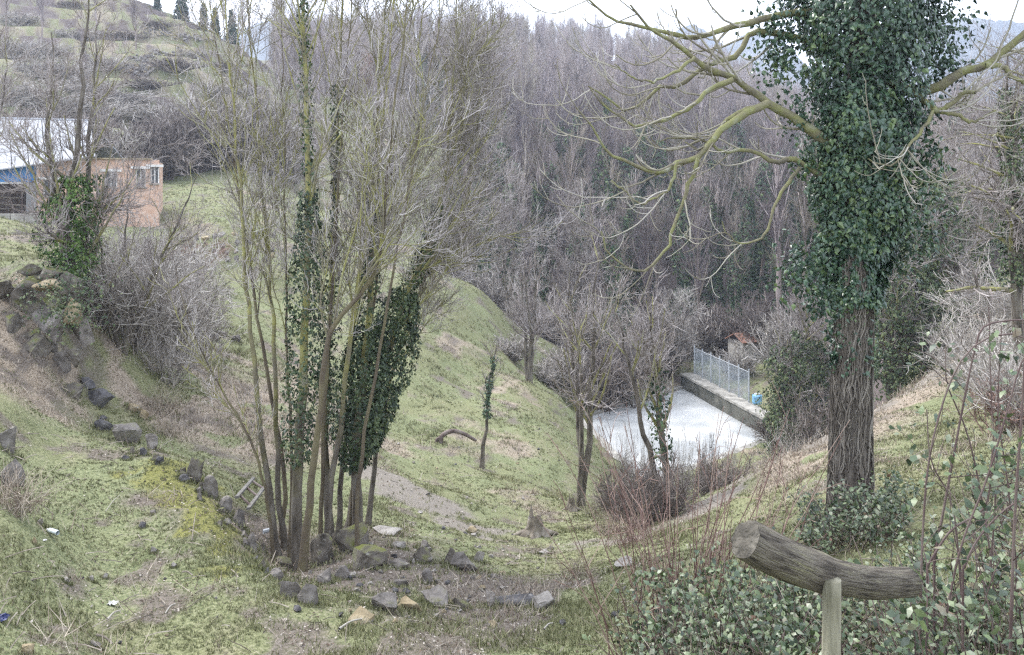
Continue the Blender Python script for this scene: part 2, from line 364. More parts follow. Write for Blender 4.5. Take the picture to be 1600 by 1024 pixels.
def leaves(rng, pos, out, size, hang=.7, tmpl=IVY_T, fc=IVY_F, jit=.55):
    """leaf blades facing roughly along 'out', tips hanging"""
    n = len(pos); Z = nrm(out+jit*rng.normal(size=(n, 3)))
    dn = np.tile([0, 0, -hang], (n, 1))+rng.normal(size=(n, 3))*.6
    Y = nrm(dn-Z*(dn*Z).sum(1, keepdims=True)); X = np.cross(Y, Z)
    s = (size*rng.uniform(.55, 1.3, n))[:, None, None]
    V = pos[:, None]+s*(tmpl[None, :, 0, None]*X[:, None]+tmpl[None, :, 1, None]*Y[:, None]+tmpl[None, :, 2, None]*Z[:, None])
    f = (np.arange(n)*len(tmpl))[:, None, None]+fc[None]
    return V.reshape(-1, 3), None, f.reshape(-1, 3)
def along(P, t):
    """points and tangents at parameters t (0..1) of one polyline"""
    K = len(P); f = np.clip(t, 0, 1)*(K-1); i = np.minimum(f.astype(int), K-2); w_ = (f-i)[:, None]
    return P[i]+(P[i+1]-P[i])*w_, nrm(P[i+1]-P[i])
def ivy_on(rng, P, n, rad, t=(0, 1), size=.08, lump=.5, **kw):
    """leaves in lumpy sleeves round the polyline; rad(t) is the sleeve's radius"""
    ti = rng.uniform(t[0], t[1], n); C, T = along(np.asarray(P), ti)
    a = rng.uniform(0, 2*math.pi, n); Ln = np.linalg.norm(np.diff(P, axis=0), axis=1).sum()
    A = nrm(np.cross(T, [0.3, 1, .1])); B = np.cross(T, A); o = A*np.cos(a)[:, None]+B*np.sin(a)[:, None]
    lp = vn(ti*Ln*1.7+50, (np.sin(a)+1)*1.3+9, 3)*.6+vn(ti*Ln*4+50, (np.cos(a)+1)*2.5+9, 4)*.4
    r = rad(ti)*(1-lump*.5+lump*(lp-.1))*rng.uniform(.55, 1.04, n)**.6
    k = lp > .30*min(lump, 1); o = o[k]; C = C[k]; r = r[k]; n = len(r)
    return leaves(rng, C+o*r[:, None], o+np.array([0, 0, .25]), size*rng.uniform(.6, 1.25, n), **kw)
def box(c, s, rz=0):
    x, y, z = np.array(s)/2
    v = np.array([[-x, -y, -z], [x, -y, -z], [x, y, -z], [-x, y, -z], [-x, -y, z], [x, -y, z], [x, y, z], [-x, y, z]])
    ca, sa = math.cos(rz), math.sin(rz); v = np.stack([v[:, 0]*ca-v[:, 1]*sa, v[:, 0]*sa+v[:, 1]*ca, v[:, 2]], -1)
    return v+np.array(c), np.array([[0, 3, 2, 1], [4, 5, 6, 7], [0, 1, 5, 4], [1, 2, 6, 5], [2, 3, 7, 6], [3, 0, 4, 7]]), None
def beam(a, b, w_, h_, up=(0, 0, 1)):
    a = np.array(a, float); b = np.array(b, float); d = nrm(b-a); s = nrm(np.cross(d, up)); u_ = np.cross(s, d)
    v = np.array([p+s*i*w_/2+u_*j*h_/2 for p in (a, b) for i, j in ((-1, -1), (1, -1), (1, 1), (-1, 1))])
    return v, np.array([[0, 1, 2, 3], [7, 6, 5, 4], [0, 4, 5, 1], [1, 5, 6, 2], [2, 6, 7, 3], [3, 7, 4, 0]]), None
def prism(poly, z0, z1):
    n = len(poly); v = [(*p, z0) for p in poly]+[(*p, z1) for p in poly]
    q = [[i, (i+1) % n, n+(i+1) % n, n+i] for i in range(n)]
    t = [[0, i+1, i] for i in range(1, n-1)]+[[n, n+i, n+i+1] for i in range(1, n-1)]
    return np.array(v, float), np.array(q), np.array(t)

# ------------------------------------------------------------------ materials of plants and stones
M_BARK = mat('ash_bark', [(.035, .03, .024), (.095, .082, .066), (.16, .143, .12), (.20, .195, .12)], 9, stretch=(1, 1, .22), bump=1.0, bscale=16, pos=[.3, .45, .6, .78])
M_LICH = mat('lichened_branch', [(.15, .13, .10), (.205, .19, .125), (.25, .245, .085), (.33, .325, .26)], 2.2, pos=[.3, .45, .56, .72], bump=.3, bscale=30)
M_TWIG = mat('pale_twig', [(.17, .15, .14), (.31, .285, .275), (.46, .43, .42)], 1.5, island=.5)
M_TWIG2 = mat('grey_twig', [(.15, .125, .115), (.27, .24, .225), (.36, .33, .32)], 1.5, island=.5)
def tint(m, cols):
    """a tint of its own for each tree"""
    t = m.node_tree; N = t.nodes; bs = N['Principled BSDF']; src = bs.inputs['Base Color'].links[0].from_socket
    oi = N.new('ShaderNodeObjectInfo'); r = N.new('ShaderNodeValToRGB'); e = r.color_ramp.elements; n = len(cols); e[0].position = 0; e[0].color = (*cols[0], 1); e[1].position = 1; e[1].color = (*cols[-1], 1)
    for i in range(1, n-1): x = e.new(i/(n-1)); x.color = (*cols[i], 1)
    t.links.new(oi.outputs['Random'], r.inputs[0]); mx_ = N.new('ShaderNodeMix'); mx_.data_type = 'RGBA'; mx_.blend_type = 'MULTIPLY'; mx_.inputs[0].default_value = 1
    t.links.new(src, mx_.inputs[6]); t.links.new(r.outputs[0], mx_.inputs[7]); t.links.new(mx_.outputs[2], bs.inputs['Base Color']); return m
TI = [(.62, .56, .58), (1.25, 1.18, 1.15), (.8, .72, .75), (1.0, .98, .82), (.7, .62, .60), (1.35, 1.3, 1.3), (.9, .82, .88)]
M_FTRUNK = tint(mat('forest_trunk', [(.18, .16, .145), (.30, .275, .255), (.42, .395, .37)], 1.2, stretch=(1, 1, .2)), TI)
M_FTWIG = tint(mat('forest_twig', [(.10, .088, .09), (.18, .162, .168), (.26, .238, .245)], .12, island=.35), TI)
M_FTWIG2 = tint(mat('forest_twig_tan', [(.13, .115, .10), (.22, .20, .17), (.31, .29, .25)], .12, island=.35), TI)
M_RTWIG = mat('russet_twig', [(.15, .085, .065), (.28, .165, .12), (.36, .24, .18)], .2, island=.4)
M_IVY = mat('ivy_leaf', [(.012, .028, .017), (.027, .06, .036), (.05, .095, .052), (.10, .145, .05)], 1.3, rough=.3, island=.5, spec=.5, pos=[.2, .45, .62, .85])
M_IVYF = mat('distant_ivy', [(.025, .05, .03), (.055, .095, .05), (.10, .14, .06)], .5, rough=.6, island=.6)
M_CON = mat('conifer_needles', [(.008, .02, .010), (.02, .042, .022), (.04, .065, .03)], .6, rough=.7, island=.5)
M_BRAM = mat('bramble_leaf', [(.022, .036, .02), (.05, .08, .038), (.095, .13, .05), (.17, .19, .13), (.12, .065, .035)], 5, rough=.45, island=.7, spec=.5, pos=[.15, .4, .62, .82, .97])
M_CANE = mat('bramble_cane', [(.05, .033, .031), (.088, .06, .056), (.15, .12, .105)], 3, island=.5, rough=.6)
M_SHRUB = mat('shrub_stems', [(.18, .16, .142), (.31, .285, .26), (.43, .405, .375)], 1.0, island=.6)
M_REDST = mat('red_brown_stems', [(.11, .065, .055), (.21, .135, .115), (.30, .22, .18)], 2, island=.6)
M_DEAD = mat('dead_wood', [(.09, .075, .06), (.19, .165, .135), (.30, .27, .23)], 5, stretch=(1, 1, 1), bump=.5)

def rock_mat(name, cols, mosscol=None, amount=.5):
    m = mat(name, cols, 4.0, bump=1.0, bscale=9, island=0); t = m.node_tree; N = t.nodes; bs = N['Principled BSDF']
    src = bs.inputs['Base Color'].links[0].from_socket
    tc = N.new('ShaderNodeTexCoord')
    sp = N.new('ShaderNodeTexNoise'); sp.inputs['Scale'].default_value = 11; sp.inputs['Detail'].default_value = 5; t.links.new(tc.outputs['Object'], sp.inputs['Vector'])
    rr = N.new('ShaderNodeValToRGB'); rr.color_ramp.elements[0].position = .62; rr.color_ramp.elements[1].position = .74; t.links.new(sp.outputs[0], rr.inputs[0])
    mx_ = N.new('ShaderNodeMix'); mx_.data_type = 'RGBA'; mx_.inputs[7].default_value = (.31, .30, .275, 1); t.links.new(rr.outputs[0], mx_.inputs[0]); t.links.new(src, mx_.inputs[6]); src = mx_.outputs[2]
    if mosscol:
        g = N.new('ShaderNodeNewGeometry'); sx = N.new('ShaderNodeSeparateXYZ'); t.links.new(g.outputs['Normal'], sx.inputs[0])
        n2 = N.new('ShaderNodeTexNoise'); n2.inputs['Scale'].default_value = 4; t.links.new(tc.outputs['Object'], n2.inputs['Vector'])
        ad = N.new('ShaderNodeMath'); ad.operation = 'MULTIPLY_ADD'; ad.inputs[1].default_value = .35; t.links.new(sx.outputs[2], ad.inputs[0]); t.links.new(n2.outputs[0], ad.inputs[2])
        r2 = N.new('ShaderNodeValToRGB'); r2.color_ramp.elements[0].position = .95-amount*.6; r2.color_ramp.elements[1].position = 1.2-amount*.6; t.links.new(ad.outputs[0], r2.inputs[0])
        m3 = N.new('ShaderNodeMix'); m3.data_type = 'RGBA'; m3.inputs[7].default_value = (*mosscol, 1); t.links.new(r2.outputs[0], m3.inputs[0]); t.links.new(src, m3.inputs[6]); src = m3.outputs[2]
    t.links.new(src, bs.inputs['Base Color']); return m
M_ROCK = rock_mat('grey_stone', [(.07, .063, .057), (.165, .15, .137), (.27, .25, .23)], (.10, .10, .04), .25)
M_ROCKM = rock_mat('mossy_stone', [(.05, .045, .037), (.13, .116, .098), (.22, .20, .172)], (.105, .115, .03), .5)
M_ROCKD = rock_mat('dark_stone', [(.035, .034, .036), (.085, .082, .085), (.15, .145, .145)])
M_ROCKY = rock_mat('ochre_stone', [(.14, .11, .065), (.27, .22, .14), (.36, .31, .22)])
M_ROCKP = rock_mat('pale_stone', [(.14, .128, .115), (.25, .232, .21), (.35, .33, .305)])
def rock_mesh(seed, dims, m, cuts=22, noise=.09):
    rng = np.random.default_rng(seed); bm = bmesh.new()
    for p in nrm(rng.normal(size=(cuts, 3)))*rng.uniform(.75, 1.0, (cuts, 1)): bm.verts.new(p)
    bmesh.ops.convex_hull(bm, input=bm.verts)
    for v in [v for v in bm.verts if not v.link_faces]: bm.verts.remove(v)
    bmesh.ops.triangulate(bm, faces=bm.faces)
    for c_ in range(2): bmesh.ops.subdivide_edges(bm, edges=list(bm.edges), cuts=1, use_grid_fill=True); bmesh.ops.triangulate(bm, faces=bm.faces)
    bmesh.ops.smooth_vert(bm, verts=bm.verts, factor=.35, use_axis_x=True, use_axis_y=True, use_axis_z=True)
    o_ = Vector((seed*1.7, seed*.9, 0))
    for v in bm.verts:
        k = 1+noise*1.6*mnoise.fractal(v.co*1.6+o_, 1.0, 2.0, 3)+noise*(rng.random()-.5)*.8
        v.co = Vector((v.co.x*dims[0]/2*k, v.co.y*dims[1]/2*k, v.co.z*dims[2]/2*k))
    me = bpy.data.meshes.new('stone'); bm.to_mesh(me); bm.free(); me.materials.append(m); return me

# ------------------------------------------------------------------ the reservoir
def quad_sheet(poly, z, m, name):
    return mesh(name, [(*p, z) for p in poly], [[0, 1, 2, 3]], None, m)
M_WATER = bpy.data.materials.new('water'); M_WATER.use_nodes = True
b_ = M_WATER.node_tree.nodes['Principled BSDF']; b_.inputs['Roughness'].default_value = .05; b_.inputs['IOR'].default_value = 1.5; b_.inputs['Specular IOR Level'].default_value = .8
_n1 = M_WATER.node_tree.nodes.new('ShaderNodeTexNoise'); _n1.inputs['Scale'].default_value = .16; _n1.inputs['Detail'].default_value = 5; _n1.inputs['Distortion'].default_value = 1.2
_r1 = M_WATER.node_tree.nodes.new('ShaderNodeValToRGB'); _r1.color_ramp.elements[0].position = .36; _r1.color_ramp.elements[0].color = (.30, .315, .32, 1); _r1.color_ramp.elements[1].position = .6; _r1.color_ramp.elements[1].color = (.54, .55, .545, 1)  # pale mottled base colour stands in for the white sky's reflection
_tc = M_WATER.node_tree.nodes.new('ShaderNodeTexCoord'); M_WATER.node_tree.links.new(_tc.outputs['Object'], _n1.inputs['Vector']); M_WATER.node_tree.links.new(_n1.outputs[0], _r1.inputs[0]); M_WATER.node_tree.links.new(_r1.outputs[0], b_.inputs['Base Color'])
nn = M_WATER.node_tree.nodes.new('ShaderNodeTexNoise'); nn.inputs['Scale'].default_value = 1.5; nn.inputs['Detail'].default_value = 2
tcw = M_WATER.node_tree.nodes.new('ShaderNodeTexCoord'); M_WATER.node_tree.links.new(tcw.outputs['Object'], nn.inputs['Vector'])
bw = M_WATER.node_tree.nodes.new('ShaderNodeBump'); bw.inputs['Strength'].default_value = .03; bw.inputs['Distance'].default_value = .02
M_WATER.node_tree.links.new(nn.outputs[0], bw.inputs['Height']); M_WATER.node_tree.links.new(bw.outputs[0], b_.inputs['Normal'])
tag(link('water', quad_sheet(POND, PW, M_WATER, 'water')), 'still water of the walled reservoir with the white sky reflection painted as pale colour', kind='structure')
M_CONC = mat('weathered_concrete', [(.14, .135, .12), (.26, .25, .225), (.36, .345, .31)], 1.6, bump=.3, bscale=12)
M_CONCD = mat('dark_concrete', [(.05, .055, .045), (.10, .10, .085), (.16, .155, .13)], 1.2, bump=.3)  # darker concrete tone for the far wall
root = thing('reservoir_wall', 'low concrete wall round the reservoir at the valley bottom', 'wall', (*POND[1], -17))
for i in range(4):
    a = np.array(POND[i]); b = np.array(POND[(i+1) % 4]); e = nrm(b-a); n = np.array([e[1], -e[0]])
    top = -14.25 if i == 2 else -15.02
    th = .55
    a0 = a-e*(.55 if i % 2 == 0 else -.01); b0 = b+e*(.55 if i % 2 == 0 else -.01)
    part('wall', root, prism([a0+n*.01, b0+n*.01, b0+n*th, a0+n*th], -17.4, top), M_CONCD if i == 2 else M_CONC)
    if i == 2:
        part('coping', root, prism([a0-n*.06, b0-n*.06, b0+n*(th+.5), a0+n*(th+.5)], top+.004, top+.16), M_CONC)
# fence behind the far wall
a = np.array(POND[2]); b = np.array(POND[3]); e = nrm(b-a); n = np.array([e[1], -e[0]])
M_GALV = mat('galvanised_steel', [(.30, .32, .34), (.45, .47, .49)], 3, rough=.5)
M_WIRE = mat('fence_wire', [(.26, .30, .33), (.40, .44, .47)], 3, rough=.5)
f0 = a+n*.85+e*4.2; f1 = b+n*.85-e*.1
root = thing('wire_fence', 'grey wire mesh fence on the far wall of the reservoir', 'fence', (*f0, -14.1))
np_ = 7; posts = [f0+(f1-f0)*k/(np_-1) for k in range(np_)]
for k, p in enumerate(posts):
    part('post', root, tubes(np.array([[(*p, -14.15), (*p, -12.9), (*p, -11.85)]]), np.full((1, 3), .055), 6), M_GALV)
wr = []
for k in range(np_-1):
    p, q = posts[k], posts[k+1]; Ls = np.hypot(*(q-p)); zz0, zz1 = -14.0, -12.05; lines = []
    for s in np.arange(-(zz1-zz0), Ls, .13):
        for sg in (0, 1):
            t0 = max(s, 0); t1 = min(s+(zz1-zz0), Ls)
            if t1-t0 < .05: continue
            za, zb = zz0+(t0-s), zz0+(t1-s)
            if sg: za, zb = zz1-(t0-s), zz1-(t1-s)
            A_ = p+(q-p)*t0/Ls; B_ = p+(q-p)*t1/Ls; lines.append([(*A_, za), (*B_, zb)])
    part('wire_panel', root, tubes(np.array(lines), np.full((len(lines), 2), .0075), 3), M_WIRE)
    part('rail', root, tubes(np.array([[(*p, zz1), (*q, zz1)]]), np.full((1, 2), .022), 5), M_GALV)
# hut with tiled roof and a blue tank beside the wall
hp = px(1166, 648, 66); hz = -13.6
root = thing('pump_hut', 'small hut with an orange tiled roof behind the reservoir wall', 'hut', (hp[0], hp[1], hz))
M_TILE = mat('orange_tile', [(.20, .10, .075), (.28, .15, .11), (.34, .21, .165)], 6); M_PLAST = mat('hut_plaster', [(.3, .28, .26), (.42, .4, .37)], 3)
part('wall', root, box((hp[0], hp[1], hz+.6), (2.2, 1.9, 1.8), .4), M_PLAST)
part('door', root, box((hp[0]-.2, hp[1]-1.02, hz+.5), (.7, .1, 1.3), .4), M_DEAD)
ca, sa = math.cos(.4), math.sin(.4)
def hr(x, y, z): return (hp[0]+x*ca-y*sa, hp[1]+x*sa+y*ca, hz+z)
for sgn in (-1, 1):
    for k in range(8):
        x0 = -1.28+k*.32
        part('roof_tile', root, beam(hr(x0+.16, sgn*1.15, 1.45), hr(x0+.16, sgn*.01, 2.05), .30, .07), M_TILE)
bp = px(1183, 651, 53.5)
root = thing('water_tank', 'small light blue plastic tank on the right end of the reservoir wall', 'tank', (bp[0], bp[1], -14.09))
M_BLUE = mat('blue_plastic', [(.16, .36, .55), (.24, .46, .66)], 4, rough=.5)
an = np.linspace(0, 2*math.pi, 11)[:-1]
part('tank_body', root, tubes(np.array([[(bp[0], bp[1], z) for z in (-14.09, -13.98, -13.55, -13.47)]]), np.array([[.30, .33, .33, .26]]), 12), M_BLUE)
part('lid', root, tubes(np.array([[(bp[0], bp[1], z) for z in (-13.48, -13.42, -13.39)]]), np.array([[.22, .2, .02]]), 12), M_GALV)

# ------------------------------------------------------------------ far mountains
M_MTN = mat('mountain_forest', [(.03, .04, .045), (.06, .07, .075), (.10, .11, .105)], .02)
def mountain(name, label, Y, prof, seed):
    us = np.linspace(prof[0][0], prof[-1][0], 160); vsn = np.interp(us, [p[0] for p in prof], [p[1] for p in prof])
    X = (us-U0)/F*Y; top = (V0-vsn)/F*Y; rows = []
    top = top+(fbm(us*.03, us*0, seed, 4)-.5)*Y*.012+(fbm(us*.2, us*0, seed+3, 3)-.5)*Y*.006
    for k, f in enumerate(np.linspace(0, 1.35, 28)):
        z = np.where(f <= 1, top*f, top*(2-f)); y = Y*(.55+.45*f)
        z = z+(fbm(X*.012, np.full_like(X, y*.012), seed+9, 4)-.5)*top*.22*min(f, 1)*(1 if f < .95 else 0)-60*(1-min(f, 1))
        rows.append(np.stack([X*(y/Y)**.3, np.full_like(X, y), z], -1))
    G = np.array(rows); ii = np.arange(28*160).reshape(28, 160)
    return tag(link(name, mesh(name, G.reshape(-1, 3), np.stack([ii[:-1, :-1], ii[:-1, 1:], ii[1:, 1:], ii[1:, :-1]], -1).reshape(-1, 4), None, M_MTN, True)), label, kind='structure')
mountain('mountain', 'hazy blue wooded peak beyond the ridge', 1000, [(900, 210), (985, 120), (1040, 70), (1062, 42), (1085, 36), (1110, 48), (1135, 72), (1170, 52), (1215, 56), (1260, 100), (1400, 150), (1520, 190)], 31)
mountain('mountain', 'broad hazy blue mountainside at the right', 900, [(1150, 260), (1250, 150), (1330, 85), (1400, 50), (1450, 32), (1500, 26), (1560, 32), (1620, 30), (1720, 60), (1900, 120)], 47)
mountain('mountain', 'low blue ridge far behind the terraced pasture', 950, [(250, 120), (330, 60), (380, 42), (430, 30), (500, 32), (560, 44), (620, 52), (700, 100)], 59)

# ------------------------------------------------------------------ the far wood
def forest_tree(seed, h, wide, twm, ivy=False):
    rng = np.random.default_rng(seed)
    K = 9; t_ = np.linspace(0, 1, K); P = np.zeros((1, K, 3)); P[0, :, 2] = t_*h*.93
    P[0, :, :2] = np.cumsum(rng.normal(size=(K, 2))*.09, axis=0)*h/14; P[0, 0, :2] = 0
    R = (.19*h/14*(1-t_)**.8+.025)[None]
    trunk = tubes(P, R, 5)
    p1, r1 = grow(rng, P, R, 34, 5, (.34, .97), (9, 26), .44*wide, (.04, .10), .07, .5, .036, .62)
    p2, r2 = grow(rng, p1, r1, 210, 4, (.2, 1), (15, 40), .46, (.05, .12), .10, .55, .021, .4)
    p3, r3 = grow(rng, p2, r2, 620, 3, (.1, 1), (15, 45), .6, (.06, .1), .12, .6, .015, .3)
    lb = tubes(p1, r1, 3); tw = join([tubes(p2, r2, 3), tubes(p3, r3, 3)])
    iv = ivy_on(rng, P[0], 1300, lambda q: (1.35-.6*q)*h/14*(.45+.7*np.abs(np.sin(q*7+seed))), (.15, .92), .36, 1.0) if ivy else None
    return mesh('trunk', *trunk, M_FTRUNK, True), mesh('limbs', *lb, M_FTRUNK), mesh('crown', *tw, twm), (mesh('ivy', *iv, M_IVYF) if ivy else None)
VAR = [forest_tree(1, 16, .95, M_FTWIG), forest_tree(2, 18, .7, M_FTWIG), forest_tree(3, 14, 1.1, M_FTWIG), forest_tree(4, 17, .8, M_FTWIG2), forest_tree(5, 15, 1.0, M_FTWIG2),
       forest_tree(6, 17, .75, M_FTWIG, True), forest_tree(7, 15, .85, M_FTWIG2, True), forest_tree(8, 12, 1.1, M_RTWIG)]
FL = {0: ('bare grey tree in the dense wood on the far slope', 'bare trees of the far wood'), 1: ('bare tree with an ivy covered trunk in the far wood', 'ivy clad trees of the far wood'), 2: ('russet brown twigged tree on the far slope', 'russet trees of the far slope')}
def put_forest(vi, loc, rz, s):
    k = 2 if vi == 7 else (1 if vi in (5, 6) else 0)
    r = thing('bare_tree', FL[k][0], 'tree', loc, FL[k][1], rz); r.scale = (s, s, s)
    for nm, me in zip(('trunk', 'limbs', 'crown', 'ivy'), VAR[vi]):
        if me: link(nm, me, r)
    return r
rng = np.random.default_rng(77); FP = []
y = 67.0
while y < 322:
    sp = 4.0 if y < 120 else (4.7 if y < 200 else 5.6)
    for x in np.arange(-.36*y, .8*y, sp):
        xx = x+rng.uniform(-.45, .45)*sp; yy = y+rng.uniform(-.45, .45)*sp; r_ = xx/yy
        ok = (r_ > -.075-.0*yy) if yy < 135 else (r_ > -.30)
        if yy < 80 and in_pond(np.array([xx]), np.array([yy]))[0] > -4.5: ok = False
        if yy < 78 and r_ < .12: ok = False
        if .27 < r_ < .32 and yy < 72: ok = False
        if ok and -.30 < r_ < .72: FP.append((xx, yy))
    y += sp*.95
FP = np.array(FP); FZ = H(FP[:, 0], FP[:, 1])
order = np.argsort(np.hypot(FP[:, 0], FP[:, 1])); ind = []; rest = []
for n_, i in enumerate(order):
    x, y = FP[i]; u_ = U0+F*x/y
    g = fbm(np.array([x*.03]), np.array([y*.03]), 91, 2)[0]
    if u_ < 700 and rng.random() < .3: vi = 7
    elif g > .42 and rng.random() < .62 and y < 280 and x > -20: vi = int(rng.choice([5, 6]))
    else: vi = int(rng.choice(5))
    s = rng.uniform(.72, 1.15); rz = rng.uniform(0, 6.28)
    rec = (vi, (x, y, FZ[i]-.15), rz, s)
    (ind if len(ind) < 290 and -20 < u_ < 1620 else rest).append(rec)
for r_ in ind: put_forest(*r_)
print('forest individuals', len(ind), 'mass', len(rest))
# the deeper wood, one mass: instanced on points
srcs = []
for k, (tm, lm, cm, im) in enumerate(VAR):
    ms = [m for m in (tm, lm, cm, im) if m]
    bm = bmesh.new(); mats = []
    for j, m in enumerate(ms):
        n0 = len(bm.faces); bm.from_mesh(m); bm.faces.ensure_lookup_table()
        for f in bm.faces[n0:]: f.material_index = j
        mats.append(m.materials[0])
    me = bpy.data.meshes.new('wood_tree'); bm.to_mesh(me); bm.free(); me.materials.clear()
    for m in mats: me.materials.append(m)
    srcs.append(bpy.data.objects.new('wood_tree_source', me))
def scatter(name, label, pts, var, rot, scl, sources):
    m = bpy.data.meshes.new(name); m.vertices.add(len(pts)); m.vertices.foreach_set('co', np.asarray(pts, np.float32).ravel())
    for an, ty, dat in (('var', 'INT', np.asarray(var, np.int32)), ('rotz', 'FLOAT', np.asarray(rot, np.float32)), ('scl', 'FLOAT', np.asarray(scl, np.float32))):
        at = m.attributes.new(an, ty, 'POINT'); at.data.foreach_set('value', dat)
    o = tag(link(name, m), label, kind='stuff')
    g = bpy.data.node_groups.new(name, 'GeometryNodeTree')
    g.interface.new_socket('Geometry', in_out='INPUT', socket_type='NodeSocketGeometry'); g.interface.new_socket('Geometry', in_out='OUTPUT', socket_type='NodeSocketGeometry')
    N = g.nodes; L = g.links.new; gi = N.new('NodeGroupInput'); go = N.new('NodeGroupOutput'); jn = N.new('GeometryNodeJoinGeometry')
    def attr(nm, ty):
        a = N.new('GeometryNodeInputNamedAttribute'); a.data_type = ty; a.inputs[0].default_value = nm; return a.outputs[0]
    av = attr('var', 'INT'); ar = attr('rotz', 'FLOAT'); as_ = attr('scl', 'FLOAT')
    cx = N.new('ShaderNodeCombineXYZ'); L(ar, cx.inputs[2])
    for k, s in enumerate(sources):
        cmp = N.new('FunctionNodeCompare'); cmp.data_type = 'INT'; cmp.operation = 'EQUAL'
        ins = [i for i in cmp.inputs if i.type == 'INT']; L(av, ins[0]); ins[1].default_value = k
        oi = N.new('GeometryNodeObjectInfo'); oi.inputs['Object'].default_value = s; oi.inputs['As Instance'].default_value = True
        ip = N.new('GeometryNodeInstanceOnPoints'); L(gi.outputs[0], ip.inputs['Points']); L(cmp.outputs[0], ip.inputs['Selection']); L(oi.outputs['Geometry'], ip.inputs['Instance'])
        L(cx.outputs[0], ip.inputs['Rotation']); L(as_, ip.inputs['Scale']); L(ip.outputs[0], jn.inputs[0])
    L(jn.outputs[0], go.inputs[0])
    md = o.modifiers.new('scatter', 'NODES'); md.node_group = g
    return o
scatter('woodland', 'deep grey wood covering the upper far slope up to the ridge', [r[1] for r in rest], [r[0] for r in rest], [r[2] for r in rest], [r[3] for r in rest], srcs)

# ------------------------------------------------------------------ the clump of ash stems on the edge of the terrace
def ash(name, label, trace, Yb, r0, seed, dY=0., n1=15, n2=110, n3=620, n4=900, ivy=None, group=None, t1=(.34, .98), L1=2.6, tip=.12, bark=None, lich=None, tw=None, bias=None, sc=1., wid=1.):
    rng = np.random.default_rng(seed); r0 = r0*.64; f_ = 1.5 if bias else 1; n2 = int(n2*.72*f_**.5); n3 = int(n3*.62*f_); n4 = int(n4*.62*f_)
    n = len(trace); pts = [px(u, v, Yb+dY*k/(n-1)) for k, (u, v) in enumerate(trace)]
    g = gp(trace[0][0], Yb); pts[0] = np.array([pts[0][0], Yb, g[2]-.12])
    if pts[1][2] < pts[0][2]+.25: pts.pop(1)
    P = resample(pts, 26)[None]; P[0, 1:-1] += rng.normal(size=(24, 3))*.012
    t_ = np.linspace(0, 1, 26); R = (r0*((1-t_)**1.25*(1-tip)+tip)*(1+.35*np.exp(-t_*30)))[None]
    root = thing(name, label, 'tree', (g[0], g[1], g[2]), group)
    part('trunk', root, tubes(P, R, 9), bark or M_CLUMP, True)
    p1, r1 = grow(rng, P, R, n1, 9, t1, (10, 33), 0, (.01, .08), .08, .5, .010*sc, .45, .3, Labs=L1*1.0, rmax=.032, bias=bias)
    p2, r2 = grow(rng, p1, r1, n2, 6, (.15, 1), (22, 58), 0, (-.05, .26), .13, .55, .0062*sc, .4, .4, Labs=L1*.40*wid, rmax=.018)
    part('limbs', root, tubes(p1, r1, 5), lich or M_LICH, True)
    part('branches', root, tubes(p2, r2, 4), lich or M_LICH)
    p3, r3 = grow(rng, p2, r2, n3, 4, (.1, 1), (25, 65), 0, (.02, .3), .13, .6, .0042*sc, .3, .6, Labs=L1*.19*wid)
    gs = [tubes(p3, r3, 3)]
    if n4:
        p4, r4 = grow(rng, p3, r3, n4, 3, (.2, 1), (25, 65), 0, (.05, .3), .14, .7, .0030*sc, .3, .7, Labs=L1*.09*wid); gs.append(tubes(p4, r4, 3))
    part('twigs', root, join(gs), tw or M_TWIG)
    if ivy:
        gl = [ivy_on(rng, P[0], k, rad, tr, sz, .95) for (tr, rad, k, sz) in ivy]
        part('ivy', root, join(gl), M_IVYC)
    return root
CL = 'ash stems of the clump'
def up_lichen(m, z0, z1, cols, sc=3.0):
    t = m.node_tree; N = t.nodes; bs = N['Principled BSDF']; src = bs.inputs['Base Color'].links[0].from_socket
    tc = N.new('ShaderNodeTexCoord'); sx = N.new('ShaderNodeSeparateXYZ'); t.links.new(tc.outputs['Object'], sx.inputs[0])
    no = N.new('ShaderNodeTexNoise'); no.inputs['Scale'].default_value = sc; no.inputs['Detail'].default_value = 5; t.links.new(tc.outputs['Object'], no.inputs['Vector'])
    r = N.new('ShaderNodeValToRGB'); e = r.color_ramp.elements; e[0].position = .32; e[0].color = (*cols[0], 1); e[1].position = .7; e[1].color = (*cols[-1], 1)
    for i in range(1, len(cols)-1): x = e.new(.32+.38*i/(len(cols)-1)); x.color = (*cols[i], 1)
    t.links.new(no.outputs[0], r.inputs[0])
    ad = N.new('ShaderNodeMath'); ad.operation = 'MULTIPLY_ADD'; ad.inputs[1].default_value = 3.0; t.links.new(no.outputs[0], ad.inputs[0]); t.links.new(sx.outputs[2], ad.inputs[2])
    mr = N.new('ShaderNodeMapRange'); mr.inputs[1].default_value = z0+1.5; mr.inputs[2].default_value = z1+1.5; t.links.new(ad.outputs[0], mr.inputs[0])
    mx_ = N.new('ShaderNodeMix'); mx_.data_type = 'RGBA'; t.links.new(mr.outputs[0], mx_.inputs[0]); t.links.new(src, mx_.inputs[6]); t.links.new(r.outputs[0], mx_.inputs[7]); t.links.new(mx_.outputs[2], bs.inputs['Base Color']); return m
M_CLUMP = up_lichen(mat('clump_bark', [(.035, .03, .024), (.095, .082, .066), (.16, .143, .12), (.19, .185, .12)], 9, stretch=(1, 1, .22), bump=1.0, bscale=16, pos=[.3, .45, .6, .78]), 1.2, 3.8, [(.14, .125, .085), (.20, .185, .10), (.26, .25, .085), (.27, .265, .19)])
M_IVYC = mat('clump_ivy', [(.012, .024, .013), (.03, .052, .024), (.055, .085, .036), (.10, .125, .045)], 1.3, rough=.45, island=.5, spec=.4, pos=[.2, .45, .62, .85])
